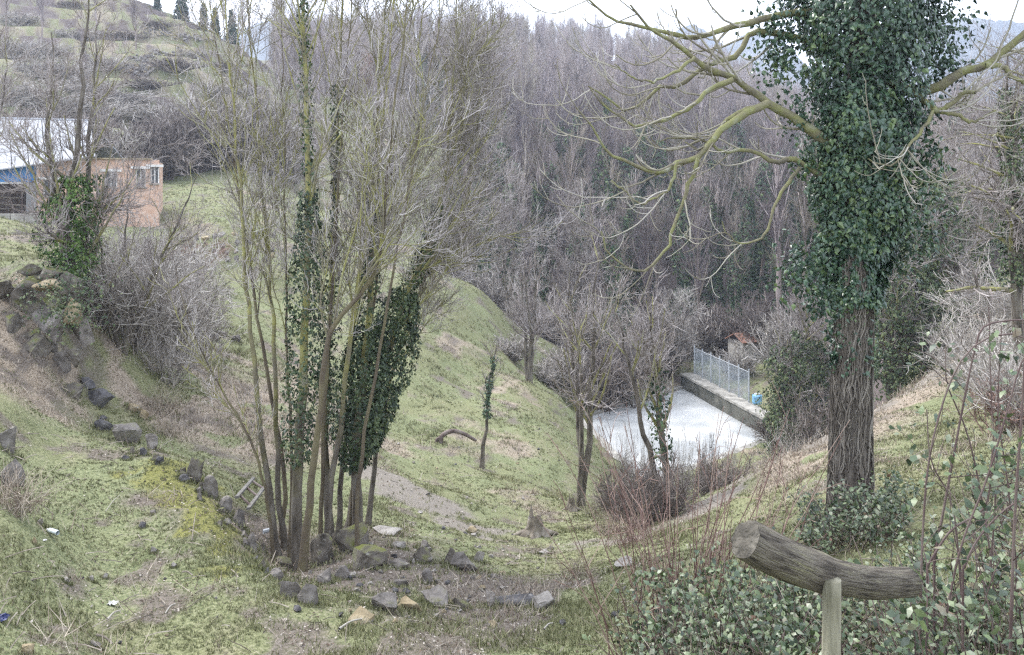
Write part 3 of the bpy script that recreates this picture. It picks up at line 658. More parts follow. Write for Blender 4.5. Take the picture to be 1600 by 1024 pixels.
M_STEM = mat('brown_stem', [(.06, .048, .036), (.12, .098, .07), (.155, .138, .078), (.21, .195, .145)], 3.0, stretch=(1, 1, .4), bump=.8, bscale=20, pos=[.3, .46, .6, .76])
ash('ash_tree', 'slender bare ash stem at the left outside of the clump', [(437, 868), (418, 760), (402, 610), (384, 440), (376, 300), (362, 150), (352, 0), (345, -120)], 12.6, .085, 101, .2, n1=17, n2=150, n3=800, n4=1200, group=CL)
ash('ash_tree', 'thin ash stem second from the left in the clump', [(446, 872), (434, 760), (430, 620), (424, 470), (412, 320), (402, 160), (385, 0), (372, -140)], 12.9, .078, 102, .5, n1=14, n2=130, n3=700, n4=1000, group=CL)
ash('ash_tree', 'tall straight ash trunk with a sleeve of ivy halfway up the clump', [(463, 884), (466, 720), (476, 520), (482, 320), (478, 160), (474, 0), (470, -170), (468, -300)], 12.2, .14, 103, .1, n1=20, n2=150, n3=800, n4=1200, t1=(.45, .98), L1=2.9, group=CL,
    ivy=[((.15, .50), lambda q: .08+.26*np.sin(np.clip((q-.12)/.40, 0, 1)*math.pi)**.6*(1-.5*q), 3600, .062), ((.5, .78), lambda q: .17-.1*q, 700, .055)])
ash('ash_tree', 'smooth brown ash stem bending right above the mossy boulder', [(470, 890), (484, 770), (500, 650), (506, 560), (520, 506), (552, 474), (586, 420), (600, 340), (612, 200), (630, 60), (640, -60)], 12.0, .10, 104, -.6, n1=17, n2=150, n3=850, n4=1200, L1=2.3, t1=(.3, .98), group=CL, bark=M_STEM)
ash('ash_tree', 'ash stem with yellow lichen in the middle of the clump', [(510, 850), (518, 740), (532, 670), (545, 560), (562, 430), (588, 280), (604, 140), (615, 0), (620, -120)], 12.9, .09, 105, .4, n1=16, n2=150, n3=800, n4=1200, L1=2.4, group=CL)
ash('ash_tree', 'ivy wrapped ash stem behind the middle of the clump', [(516, 850), (508, 720), (512, 560), (520, 400), (525, 240), (532, 80), (540, -80), (545, -200)], 13.4, .11, 106, .3, n1=15, n2=130, n3=750, n4=1100, group=CL, ivy=[((.22, .68), lambda q: .2-.16*q+.05*np.sin(q*22), 2100, .062)])
ash('ash_tree', 'dark rough ash trunk under the thick ivy at the right of the clump', [(560, 826), (556, 720), (566, 600), (578, 470), (582, 330), (590, 180), (600, 30), (610, -100)], 13.4, .14, 107, .2, n1=16, n2=150, n3=900, n4=1300, t1=(.4, .98), L1=2.6, group=CL,
    ivy=[((.13, .36), lambda q: .12+.36*np.sin(np.clip((q-.10)/.29, 0, 1)*math.pi)**.9, 5800, .068), ((.34, .62), lambda q: .34-.36*q, 900, .07)])
ash('ash_tree', 'right hand ash trunk leaning right with a hanging skirt of ivy', [(538, 822), (566, 720), (594, 600), (628, 480), (662, 395), (690, 300), (705, 180), (712, 60), (716, -40)], 13.8, .12, 108, .3, n1=28, n2=300, n3=2300, n4=3000, t1=(.34, .99), L1=2.5, group=CL, bias=(.35, 0, .1),
    ivy=[((.16, .44), lambda q: .12+.36*np.sin(np.clip((q-.13)/.34, 0, 1)*math.pi)**.9, 6200, .068), ((.42, .6), lambda q: .32-.3*q, 600, .07)])
ash('ash_tree', 'thin upright ash stem between the ivy trunks of the clump', [(528, 836), (535, 730), (548, 600), (560, 460), (640, 200), (655, 60), (668, -60)], 14.0, .075, 109, .6, n1=24, n2=280, n3=2200, n4=3000, L1=2.5, t1=(.3, .99), group=CL, bias=(.3, 0, .1))
ash('ash_tree', 'low spreading ash pole at the back right of the clump', [(574, 815), (590, 700), (620, 560), (660, 440), (690, 350), (715, 250), (728, 130)], 14.6, .08, 110, .8, n1=30, n2=330, n3=2600, n4=3200, L1=2.0, t1=(.35, 1), group=CL, bias=(.4, 0, .0))
ash('ash_tree', 'low arching ash branch stem bowing left out of the clump', [(430, 864), (410, 740), (370, 650), (320, 560), (288, 480), (270, 400)], 12.4, .05, 111, -.3, n1=9, n2=60, n3=260, n4=300, L1=1.3, t1=(.3, .95), group=CL, bark=M_STEM)

for k, (ub, ut, lb) in enumerate([(452, 440, 'thin upright ash pole just left of the ivy sleeved trunk'), (500, 548, 'thin ash pole leaning right across the middle of the clump'), (440, 330, 'thin ash pole leaning left over the field'), (548, 645, 'thin ash pole slanting to the right top of the clump'), (558, 690, 'thin ash pole slanting furthest right in the clump')]):
    m_ = ub+(ut-ub)*.25
    ash('ash_tree', lb, [(ub, 868), (ub+4, 740), (m_, 560), (ub+(ut-ub)*.5, 380), (ub+(ut-ub)*.75, 190), (ut, 20), (ut+(ut-ub)*.2, -130)], 12.7+.25*(k % 4), .048+.008*(k % 3), 120+k, .2, n1=11, n2=110, n3=750, n4=1000, L1=2.0, t1=(.3, .98), group=CL, bark=M_STEM)
# ------------------------------------------------------------------ the ivy clad tree at the right
rng = np.random.default_rng(200); TY = 10.5
b0 = gp(1330, TY)
root = thing('ivy_tree', 'big tree with its upper trunk buried in dense dark ivy', 'tree', b0)
P = resample([b0-[0, 0, .2], px(1329, 760, TY), px(1331, 600, TY), px(1336, 480, TY), px(1340, 300, TY), px(1345, 150, TY), px(1348, 0, TY), px(1350, -150, TY), px(1352, -320, TY)], 30)[None]
t_ = np.linspace(0, 1, 30); R = (.255*(1-.55*t_)*(1+.35*np.exp(-t_*35)))[None]
Vt, qt, _ = tubes(P, R, 26)
ang_ = np.arctan2(Vt[:, 1]-TY, Vt[:, 0]-4.45); Vt[:, :2] += ((fbm(ang_*5, Vt[:, 2]*1.4, 3, 3)-.5)*.07)[:, None]*np.stack([np.cos(ang_), np.sin(ang_)], -1)
M_OLDB = mat('old_bark', [(.05, .042, .036), (.115, .10, .085), (.19, .17, .145), (.10, .115, .05)], 5, stretch=(1, 1, .3), bump=1.0, bscale=16, pos=[.3, .48, .62, .8])
part('trunk', root, (Vt, qt, None), M_OLDB, True)
M_VINE = mat('ivy_vine', [(.07, .06, .05), (.14, .122, .102), (.23, .21, .18)], 2, island=.6)
vt = []
K = 30
for k in range(190):            # the net of old ivy stems on the bark
    z0 = rng.uniform(-.02, .22); z1 = min(z0+rng.uniform(.08, .4), .5); tt_ = np.linspace(z0, z1, K)
    C, T = along(P[0], tt_); a = rng.uniform(0, 6.28)+rng.normal()*.9*np.linspace(0, 1, K)+.22*np.cumsum(rng.normal(size=K))*.45
    rr = .255*(1-.55*tt_)*(1+.35*np.exp(-np.clip(tt_, 0, 1)*35))+rng.uniform(.0, .035)
    vt.append(np.stack([C[:, 0]+np.cos(a)*rr, C[:, 1]+np.sin(a)*rr, C[:, 2]], -1))
vt = np.array(vt); vr = rng.uniform(.004, .0125, (len(vt), 1))*np.linspace(1.1, .7, K)[None]
part('ivy_stems', root, tubes(vt, vr, 4), M_VINE)
# ivy sleeve: radius of the leafy mass along the trunk, after the outline of the tree
zs = P[0, :, 2]
def sleeve(q):
    z = np.interp(q, t_, zs); v = V0-F*z/TY
    return np.interp(v, [-400, 0, 60, 130, 180, 260, 330, 400, 450, 500, 570], [1.12, 1.08, 1.02, .84, .72, .67, .55, .42, .31, .28, .27])
gl = [ivy_on(rng, P[0], 33000, sleeve, (.315, .93), .078, 1.0, hang=1.3, jit=.45), ivy_on(rng, P[0], 5500, lambda q: sleeve(q)*.72, (.33, .93), .10, .6, hang=1.2), ivy_on(rng, P[0], 900, lambda q: np.full_like(q, .31), (.22, .37), .06, .5)]
# hanging bunches that break the outline
for (u, v, r, n_) in [(1222, 40, .38, 500), (1215, 95, .30, 300), (1262, 420, .34, 420), (1285, 465, .25, 260), (1470, 40, .36, 520), (1478, 100, .24, 260), (1432, 330, .42, 420), (1408, 385, .34, 300), (1452, 250, .28, 220), (1258, 255, .22, 150), (1248, 175, .24, 170), (1310, 520, .16, 130), (1306, 560, .10, 50), (1440, 180, .22, 150), (1425, 290, .3, 220)]:
    c = px(u, v, TY-.1+rng.uniform(-.3, .3)); d = rng.normal(size=(n_, 3))*[1, .8, 1.3]*r*.5
    gl.append(leaves(rng, c+d, d+np.array([0, -.25, .1]), np.full(int(n_), .075), hang=1.3))
part('ivy', root, join(gl), M_IVY)
M_LIMB = mat('mossy_limb', [(.10, .09, .07), (.16, .15, .09), (.175, .18, .075), (.26, .26, .21)], 4.5, pos=[.3, .46, .58, .75], bump=.5, bscale=25)
def limb(tr, Y0, Y1, r0, r1, K=22):
    n = len(tr); Pp = resample([px(u, v, Y0+(Y1-Y0)*k/(n-1)) for k, (u, v) in enumerate(tr)], K); return Pp, np.linspace(r0, r1, K)**1.0
LB = [
 limb([(1330, 30), (1260, 19), (1197, 28), (1145, 43), (1089, 58), (1063, 56), (1007, 43), (956, 30), (930, 11), (915, -5)], 10.5, 9.6, .085, .014),
 limb([(1320, 70), (1197, 52), (1171, 54), (1154, 88), (1115, 99), (1081, 120), (1063, 135), (1025, 140), (1007, 159), (977, 172), (943, 150), (919, 135)], 10.5, 10.0, .075, .012),
 limb([(1335, 260), (1253, 193), (1201, 161), (1145, 122), (1124, 116), (1085, 90), (1045, 60), (1010, 42), (985, 8)], 10.4, 9.3, .105, .014),
 limb([(1201, 161), (1162, 181), (1128, 202), (1093, 245), (1059, 254), (1029, 271), (995, 260), (952, 241), (930, 206), (900, 168)], 9.85, 9.2, .066, .011),
 limb([(1145, 125), (1106, 142), (1081, 168), (1042, 185), (995, 196), (965, 180), (940, 160), (922, 138)], 9.7, 9.4, .045, .010),
 limb([(1091, 248), (1072, 305), (1051, 353), (1042, 387), (1012, 421), (986, 421), (956, 400), (939, 361)], 9.5, 9.3, .036, .010),
 limb([(1335, 320), (1257, 258), (1235, 249), (1210, 254), (1175, 237), (1132, 237), (1106, 224), (1060, 212), (1030, 222)], 10.4, 9.9, .062, .011),
 limb([(1250, 262), (1228, 290), (1210, 322), (1197, 365), (1162, 381), (1136, 365), (1128, 345)], 10.3, 10.0, .036, .009),
 limb([(1059, 254), (1040, 300), (1000, 318), (978, 300), (955, 282)], 9.4, 9.2, .026, .008),
 limb([(1085, 90), (1060, 110), (1020, 128), (985, 120), (960, 100)], 9.5, 9.2, .03, .008),
 limb([(1197, 165), (1150, 178), (1120, 205), (1096, 232), (1070, 222)], 9.9, 9.6, .05, .012),
 limb([(1340, 170), (1414, 141), (1446, 143), (1469, 133), (1504, 113), (1539, 102), (1571, 78), (1600, 53), (1660, 10), (1720, -30)], 10.5, 9.8, .10, .04),
 limb([(1390, 130), (1414, 139), (1449, 160), (1469, 174), (1504, 147), (1524, 145)], 10.3, 9.6, .065, .03),
 limb([(1469, 174), (1500, 182), (1516, 191), (1540, 182), (1556, 172)], 9.85, 9.7, .04, .012),
 limb([(1457, 174), (1446, 195), (1422, 227), (1395, 256), (1370, 256), (1356, 248)], 9.9, 9.4, .03, .010),
 limb([(1540, 102), (1570, 106), (1583, 122), (1610, 132), (1640, 120)], 10, 9.8, .05, .02),
]
LP = np.array([a for a, b in LB]); LR = np.array([b for a, b in LB])*.74
LP[:, 1:-1] += rng.normal(size=LP[:, 1:-1].shape)*.009; LR = LR*rng.uniform(.9, 1.12, LR.shape)
for a, b in zip(LP, LR): part('limb', root, tubes(a[None], b[None], 9), M_LIMB, True)
pa, ra = grow(rng, LP[:11], LR[:11], 66, 10, (.15, 1), (25, 65), 0, (-.14, .36), .10, .5, .0085, .3, .5, Labs=1.25, rmax=.019, bias=(-.55, 0, -.1))
pb_, rb_ = grow(rng, LP[11:], LR[11:], 32, 10, (.3, 1), (30, 70), 0, (-.14, .34), .10, .5, .0085, .3, .5, Labs=1.1, rmax=.016, bias=(.35, 0, .1))
p1 = np.concatenate([pa, pb_]); r1 = np.concatenate([ra, rb_])
p2, r2 = grow(rng, p1, r1, 230, 6, (.2, 1), (30, 70), 0, (-.12, .38), .14, .65, .0052, .3, .6, Labs=.42)
p3, r3 = grow(rng, np.concatenate([p1]), r1, 160, 4, (.6, 1), (20, 50), 0, (.1, .4), .12, .7, .0045, .2, .8, Labs=.16)
M_TIPS = mat('grey_branch_tips', [(.17, .155, .115), (.26, .245, .19), (.38, .36, .32)], 1.6, island=.4)
part('branches', root, tubes(p1, r1, 5), M_TIPS, True); part('twigs', root, join([tubes(p2, r2, 4), tubes(p3, r3, 3)]), M_TIPS)

# ------------------------------------------------------------------ other trees, stem by stem
def tree(name, label, base_, h, r0, seed, lean=(0, 0), stems=1, spread=.18, n=(14, 120, 700, 900), L1=None, ivy=None, mats=None, group=None, sc=1., t1=(.3, .98), ivym=None, up=(.03, .1), ang=(20, 50)):
    rng = np.random.default_rng(seed); root = thing(name, label, 'tree', base_, group); L1 = L1 or h*.32; bk, lm, tw = mats or (M_BARK, M_LICH, M_TWIG2)
    Ps = []; Rs = []
    for s in range(stems):
        a = s*6.28/max(stems, 1)+rng.uniform(-.5, .5); o = np.array([math.cos(a), math.sin(a)])*spread*(stems > 1)
        hh = h*rng.uniform(.82, 1.0) if s else h; q = np.linspace(0, 1, 16)
        xy = o[None]*.25*min(1, r0*6)+np.outer(q, o)*hh+np.outer(q**1.3, np.array(lean))*hh+np.cumsum(rng.normal(size=(16, 2)), 0)*.008*hh*np.minimum(q*4, 1)[:, None]
        Ps.append(np.column_stack([base_[0]+xy[:, 0], base_[1]+xy[:, 1], base_[2]-.15+q*hh])); Rs.append(r0*(1-.88*q)*(1+.4*np.exp(-q*25))*(1 if s == 0 else .8))
    P = np.array(Ps); R = np.array(Rs)
    part('trunk', root, tubes(P, R, 8), bk, True)
    p1, r1 = grow(rng, P, R, n[0], 8, t1, ang, 0, up, .10, .6, .012*sc, .55, .3, Labs=L1)
    p2, r2 = grow(rng, p1, r1, n[1], 5, (.15, 1), (25, 60), 0, (-.03, .22), .15, .6, .007*sc, .4, .4, Labs=L1*.42)
    p3, r3 = grow(rng, p2, r2, n[2], 4, (.1, 1), (25, 60), 0, (.02, .25), .18, .6, .005*sc, .3, .6, Labs=L1*.22)
    part('limbs', root, tubes(p1, r1, 4), lm, True)
    gs = [tubes(p2, r2, 3), tubes(p3, r3, 3)]
    if n[3]:
        p4, r4 = grow(rng, p3, r3, n[3], 3, (.2, 1), (25, 60), 0, (.05, .2), .2, .7, .004*sc, .3, .7, Labs=L1*.11); gs.append(tubes(p4, r4, 3))
    part('twigs', root, join(gs), tw)
    if ivy: part('ivy', root, join([ivy_on(rng, P[s_], k, rad, tr, sz, 1.1) for (s_, tr, rad, k, sz) in ivy]), ivym or M_IVY)
    return root
G3 = (M_BARK, M_TWIG2, M_TWIG2)
M_IVYB = mat('bright_ivy', [(.02, .045, .012), (.05, .10, .022), (.09, .155, .035), (.14, .19, .06)], 1.5, rough=.5, island=.6, pos=[.2, .45, .65, .85])
# left, in front of the barn
tb = gp(122, 19.2)
tree('ivy_tree', 'bare tree with bright green ivy in front of the peach barn', tb, 8.2, .13, 301, (.035, 0), 3, .07, (34, 300, 1900, 2400), 2.2, ivy=[(0, (.15, .47), lambda q: .12+.46*np.sin(np.clip((q-.13)/.36, 0, 1)*math.pi)**.7, 3000, .085), (1, (.22, .50), lambda q: .42-.5*np.abs(q-.34), 1200, .085), (2, (.05, .12), lambda q: np.full_like(q, .26), 420, .08)], ivym=M_IVYB, t1=(.2, .98))
tree('bare_tree', 'bare tree reaching out low branches right of the ivy tree', gp(190, 20.3), 4.6, .08, 302, (.05, 0), 4, .3, (26, 200, 1100, 1200), 1.7, t1=(.2, 1))
tree('bare_tree', 'slender bare tree at the left edge before the shed', gp(-18, 22), 6.2, .06, 303, (.02, 0), 2, .1, (14, 120, 600, 700), 1.7)
# on the slope beyond the track
tree('bare_tree', 'bare tree forking low beside the stump near the reservoir', hit(906, 792), 7.6, .12, 310, (0, 0), 3, .10, (26, 170, 800, 600), 2.4, sc=1.2, t1=(.22, .98))
sb = hit(752, 732)
tree('ivy_sapling', 'leaning sapling sleeved in ivy on the open grass slope', sb, 4.6, .085, 311, (.09, 0), 1, .1, (14, 60, 200, 0), .9, ivy=[(0, (.42, .9), lambda q: .16-.08*q+.05*np.sin(q*30), 750, .09)], t1=(.45, 1), sc=1.3)
tree('bare_tree', 'bare grey tree on the brow of the grassy spur', gp(826, 46), 8.5, .16, 312, (-.02, 0), 3, .1, (26, 200, 1000, 800), 2.4, mats=G3, sc=1.5)
tree('bare_tree', 'pale bare tree behind the crest of the spur', gp(795, 66), 11, .17, 313, (0, 0), 2, .06, (34, 300, 1800, 1600), 3.2, mats=G3, sc=2.4)
tree('bare_tree', 'tall pale bare tree rising behind the spur above the pond', gp(905, 65), 14, .2, 314, (0, 0), 3, .06, (40, 340, 2000, 1600), 3.8, mats=G3, sc=2.6)
tree('bare_tree', 'leaning bare tree hung with ivy before the near wall of the reservoir', hit(1042, 800), 5.2, .12, 315, (-.14, 0), 2, .12, (18, 120, 600, 500), 1.8, ivy=[(0, (.25, .7), lambda q: .3-.1*q, 450, .10)], ivym=M_IVYF, sc=1.4)
tree('bare_tree', 'spreading bare tree over the left end of the reservoir', gp(985, 57), 8.5, .16, 316, (.03, 0), 4, .16, (34, 240, 1300, 1000), 2.8, mats=G3, sc=1.6, t1=(.15, 1))
tree('bare_tree', 'round bare tree at the back corner of the reservoir', gp(1050, 64.5), 6.5, .14, 317, (0, 0), 5, .2, (40, 340, 2200, 2000), 2.6, mats=(M_BARK, M_SHRUB, M_SHRUB), sc=2.2, t1=(.12, 1))
# below the track on the right
M_IVYM = mat('dull_ivy', [(.025, .04, .022), (.055, .085, .04), (.10, .13, .06), (.15, .17, .075)], 1.2, rough=.55, island=.6, pos=[.2, .45, .65, .85])
rt = [((1236, 42), 8.2, .2, 'ivy tangled tree beside the right corner of the reservoir', 4200), ((1275, 45), 7.0, .16, 'ivy hung bare tree just left of the big trunk', 2400), ((1392, 37), 9.5, .2, 'ivy smothered tree just right of the big trunk below the track', 4200), ((1448, 38), 12, .26, 'dark trunked tree draped in ivy beside the track', 5200), ((1500, 44), 11, .2, 'ivy draped tree beyond the dark trunk by the track', 3600), ((1415, 46), 12, .2, 'thin ivy tree behind the smothered tree below the track', 3000)]
for k, ((u, Y), h, r, lb, ni) in enumerate(rt):
    tree('ivy_tree', lb, gp(u, Y), h, r, 320+k, (.02*(-1)**k, 0), 3, .10, (34, 280, 1700, 1500), h*.3, sc=1.7, ivym=M_IVYM, t1=(.18, .98),
         ivy=[(0, (.06, .8), lambda q: 1.8-1.2*q+.3*np.sin(q*25), int(ni*.8), .17), (1, (.1, .85), lambda q: 1.5-.9*q+.25*np.sin(q*19), int(ni*.55), .17), (2, (.1, .8), lambda q: 1.4-.9*q, int(ni*.4), .17)])
tree('ivy_tree', 'ivy covered tree with drooping pale twigs at the right edge', gp(1600, 21), 9.0, .2, 340, (-.02, 0), 3, .1, (46, 420, 2800, 3000), 2.9, t1=(.25, .95), up=(-.1, -.02), ang=(40, 80), ivym=M_IVYM,
     ivy=[(0, (.3, .95), lambda q: .65-.3*q+.15*np.sin(q*25), 2600, .10), (1, (.3, .9), lambda q: .5-.3*q, 1600, .10), (2, (.3, .9), lambda q: .5-.3*q, 1200, .10)])
tree('bare_tree', 'pale bare tree behind the drooping ivy tree beside the track', gp(1540, 50), 13, .16, 341, (0, 0), 3, .07, (40, 320, 2000, 1600), 3.6, mats=G3, sc=2.2)
tree('bare_tree', 'bare tree in the corner beyond the top of the track', gp(1590, 60), 15, .2, 342, (0, 0), 3, .07, (40, 320, 2000, 1600), 4.2, mats=G3, sc=2.6)
# ------------------------------------------------------------------ bare shrubs
def shrub_parts(seed, n0, m, sc=1.):
    rng = np.random.default_rng(seed); a = rng.uniform(0, 6.28, n0); rr = rng.uniform(0, .22, n0)
    st = np.column_stack([np.cos(a)*rr, np.sin(a)*rr, np.full(n0, -.05)]); d = nrm(np.column_stack([np.cos(a)*rng.uniform(.1, .9, n0), np.sin(a)*rng.uniform(.1, .9, n0), np.full(n0, 1.)]))
    L = rng.uniform(.5, 1.0, n0); out = [st]; p = st
    for k in range(1, 7): d = nrm(d+rng.normal(size=(n0, 3))*.13+[0, 0, .0]); p = p+d*(L/6)[:, None]; out.append(p)
    P = np.stack(out, 1); R = np.full((n0, 1), .008*sc)*np.linspace(1, .4, 7)[None]
    p1, r1 = grow(rng, P, R, n0*6, 4, (.25, 1), (20, 65), 0, (0, .1), .16, .6, .0042*sc, .4, .6, Labs=.38)
    p2, r2 = grow(rng, p1, r1, n0*18, 3, (.1, 1), (20, 60), 0, (0, .1), .2, .7, .0032*sc, .3, .7, Labs=.17)
    return mesh('stems', *tubes(P, R, 4), m), mesh('twigs', *join([tubes(p1, r1, 3), tubes(p2, r2, 3)]), m)
M_DSHRUB = mat('dark_shrub_stems', [(.085, .07, .062), (.155, .13, .118), (.23, .20, .18)], 1.0, island=.6)
SHR = [shrub_parts(401, 34, M_SHRUB), shrub_parts(402, 40, M_SHRUB), shrub_parts(403, 46, M_DSHRUB, 1.5), shrub_parts(404, 36, M_REDST), shrub_parts(405, 60, M_DSHRUB, 2.2), shrub_parts(406, 50, M_SHRUB, 2.2)]
_sr = np.random.default_rng(9)
def shrub(label, loc, h, w_, vi, group=None):
    r = thing('bare_shrub', label, 'shrub', loc, group, _sr.uniform(0, 6.28)); r.scale = (w_, w_, h)
    for nm, me in zip(('stems', 'twigs'), SHR[vi]): link(nm, me, r)
    return r
NG = 'bare bushes of the thicket below the barn'
for (u, Y, h, w_, vi) in [(172, 20.6, 2.8, 2.2, 0), (205, 21, 3.0, 2.4, 1), (240, 22, 3.0, 2.6, 0), (270, 23, 2.4, 2.2, 1), (215, 24.5, 3.2, 2.6, 1), (255, 27, 3.3, 2.8, 0), (295, 29, 3.0, 2.8, 1), (230, 30, 3.2, 3.0, 0), (280, 34, 3.0, 3.0, 1), (310, 25, 2.0, 2.2, 0), (150, 20, 2.0, 1.6, 0), (262, 21, 1.6, 1.5, 0), (300, 40, 2.4, 2.6, 3)]:
    shrub('tangled bare bush in the grey thicket between barn and ash clump', gp(u, Y), h, w_, vi, NG)
HG = 'bushes scattered over the terraced pasture'
for (u, v, h, w_, vi) in [(270, 112, 2.8, 4.2, 4), (225, 140, 2.2, 3.8, 4), (190, 62, 2.0, 3.4, 4), (120, 62, 2.4, 3.6, 5), (60, 120, 3.6, 3.6, 5), (20, 90, 4.0, 4, 5), (15, 165, 4.5, 4.5, 5), (100, 130, 4.0, 4, 5), (160, 110, 3.0, 3.4, 5), (330, 150, 2.6, 4, 5), (350, 110, 2.0, 3, 4), (90, 180, 4, 4.4, 5), (150, 190, 3.6, 4, 5), (50, 205, 3.2, 4.2, 4), (380, 150, 2.2, 3, 5), (245, 45, 2, 3, 4), (30, 40, 3, 4, 5), (110, 12, 1.6, 3, 4), (300, 90, 1.6, 3, 5), (190, 165, 3, 4, 5), (140, 150, 3, 3.6, 5), (400, 185, 3, 4.4, 5), (225, 190, 3, 4, 5), (75, 90, 3, 3.4, 5)]:
    o = shrub('bare grey bush on the terraced pasture above the barn', hit(u, v, 60), h, w_, vi, HG); o.rotation_euler[2] = .2*math.sin(u); o.scale = (w_*1.6, w_*.8, h*.72)
BG = 'dark thicket at the foot of the pasture'
for (u, Y, h, w_, vi) in [(225, 72, 5, 4.5, 4), (250, 74, 6, 5, 4), (275, 76, 6, 5, 4), (305, 78, 6.5, 5, 4), (335, 80, 6.5, 5.5, 4), (365, 82, 7, 5.5, 4), (395, 84, 7, 5.5, 4), (425, 86, 7, 5.5, 5), (180, 70, 4.6, 4.5, 5), (140, 70, 4.4, 4.5, 4), (90, 69, 4.4, 4.5, 5), (40, 68, 4.4, 4.5, 4), (-10, 67, 4.4, 4.5, 4), (455, 92, 7, 5.5, 5), (320, 90, 6, 5, 5), (290, 85, 6, 5, 5)]:
    shrub('tall dark bare bush in the hedge along the foot of the pasture', gp(u, Y), h, w_, vi, BG)
PG = 'brown bushes on the brink above the reservoir'
for (u, v, h, w_, vi) in [(968, 814, 1.3, .9, 2), (1000, 824, 1.5, 1.0, 2), (1035, 812, 1.5, 1.1, 2), (985, 800, 1.5, 1.0, 2), (1018, 806, 1.6, 1.1, 0)]:
    shrub('brown twiggy bush on the brink in front of the reservoir', hit(u, v), h, w_, vi, PG)
QG = 'low brush between track and reservoir'
for (u, Y, h, w_, vi) in [(1115, 23, 1.1, 1.4, 2), (1150, 24, 1.3, 1.5, 2), (1185, 26, 1.2, 1.3, 2), (1215, 28, 1.6, 1.5, 2), (1240, 29, 2.0, 1.7, 2), (1270, 30, 2.4, 2.0, 0), (1250, 33, 3.0, 2.2, 0), (1290, 34, 3.4, 2.6, 2), (1212, 47.5, 2.0, 2.0, 4), (975, 38.5, 3.2, .8, 0), (1010, 38, 3.4, .7, 0), (1065, 38, 3.6, .8, 0), (1105, 38.5, 3.4, .7, 2), (1140, 40, 3.0, .7, 0)]:
    shrub('low bare brush on the bank between the track and the reservoir', gp(u, Y), h, w_, vi, QG)
SG = 'scrub behind the spur and round the head of the reservoir'
for (u, Y, h, w_, vi) in [(940, 56, 4.0, 3.4, 4), (965, 59, 4.6, 3.8, 4), (1010, 63.5, 5, 4, 4), (1035, 66, 5, 4, 4), (890, 58, 2.6, 3, 5), (860, 56, 2, 3, 5), (800, 52, 1.8, 2.6, 5), (1090, 69, 4, 3.6, 5), (1130, 69, 4, 3.6, 4), (1185, 66, 5, 3.6, 4), (1230, 60, 5, 4, 5), (1150, 61, 2.2, 2.5, 5), (930, 68, 5, 4, 5), (860, 70, 5, 4, 5), (770, 72, 5, 4, 5), (720, 74, 5, 4, 5), (690, 72, 4, 4, 5)]:
    shrub('grey scrub bush round the upper end of the reservoir', gp(u, Y), h, w_, vi, SG)
RG = 'scrub above the track at the right edge'
for (u, Y, h, w_, vi) in [(1530, 22, 2.0, 2.4, 1), (1570, 19, 1.8, 2.2, 0), (1600, 15, 1.6, 2, 1), (1560, 15, 1.2, 1.6, 3), (1520, 27, 2.0, 2.4, 0), (1560, 30, 3, 3, 1), (1600, 28, 3, 3, 0)]:
    shrub('bare scrub bush on the bank above the track', gp(u, Y), h, w_, vi, RG)
# each bush told apart by its place in its row
ORD = ['leftmost', 'second from the left', 'third from the left', 'fourth from the left', 'fifth from the left', 'sixth from the left', 'seventh from the left', 'eighth from the left', 'ninth from the left', 'tenth from the left', 'eleventh from the left', 'twelfth from the left', 'thirteenth from the left', 'fourteenth from the left', 'fifteenth from the left', 'sixteenth from the left', 'seventeenth from the left']
def place_labels(objs, tail):
    objs = sorted(objs, key=lambda o: o.location[0]/o.location[1])
    for k, o in enumerate(objs): o['label'] = ('rightmost' if k == len(objs)-1 else ORD[k])+' '+tail
def members(g): return [o for o in COL.objects if o.get('group') == g]
place_labels(members(NG), 'bush of the grey thicket between barn and ash clump')
hb_ = sorted(members(HG), key=lambda o: -o.location[2]/o.location[1])
for k, t in enumerate(('of the bushes highest on the pasture', 'of the bushes halfway up the pasture', 'of the bushes lowest on the pasture')): place_labels(hb_[k*8:k*8+8], t)
place_labels(members(BG), 'tall bush of the hedge at the pasture foot')
place_labels(members(PG), 'brown bush on the brink before the reservoir')
place_labels(members(QG), 'brush clump between track and reservoir')
place_labels(members(SG), 'scrub bush behind spur and reservoir')
place_labels(members(RG), 'scrub bush on the bank above the track')
# shrub of straight red-brown shoots
rng = np.random.default_rng(450); rb = gp(1075, 7.6)
root = thing('red_stem_shrub', 'thin shrub of upright red brown shoots in front of the reservoir', 'shrub', rb)
n0 = 74; a = rng.normal(size=n0)*.33; st = rb+np.column_stack([a, rng.normal(size=n0)*.2, np.full(n0, -.05)])
d = nrm(np.column_stack([a*.35+rng.normal(size=n0)*.12, rng.normal(size=n0)*.12, np.ones(n0)])); L = rng.uniform(.8, 2.35, n0); p = st; out = [st]
for k in range(1, 11): d = nrm(d+rng.normal(size=(n0, 3))*.05+np.column_stack([np.sign(a)*.02, a*0, a*0])); p = p+d*(L/10)[:, None]; out.append(p)
P = np.stack(out, 1); R = np.full((n0, 1), .0072)*np.linspace(1, .35, 11)[None]
p1, r1 = grow(rng, P, R, 150, 6, (.25, .98), (15, 55), 0, (.05, -.06), .1, .6, .0026, .5, .5, Labs=.6)
p2, r2 = grow(rng, p1, r1, 260, 3, (.2, 1), (20, 60), 0, (.0, .05), .1, .7, .002, .5, .6, Labs=.18)
part('stems', root, tubes(P, R, 5), M_REDST, True); part('twigs', root, join([tubes(p1, r1*1.3, 3), tubes(p2, r2*1.3, 3)]), M_REDST)
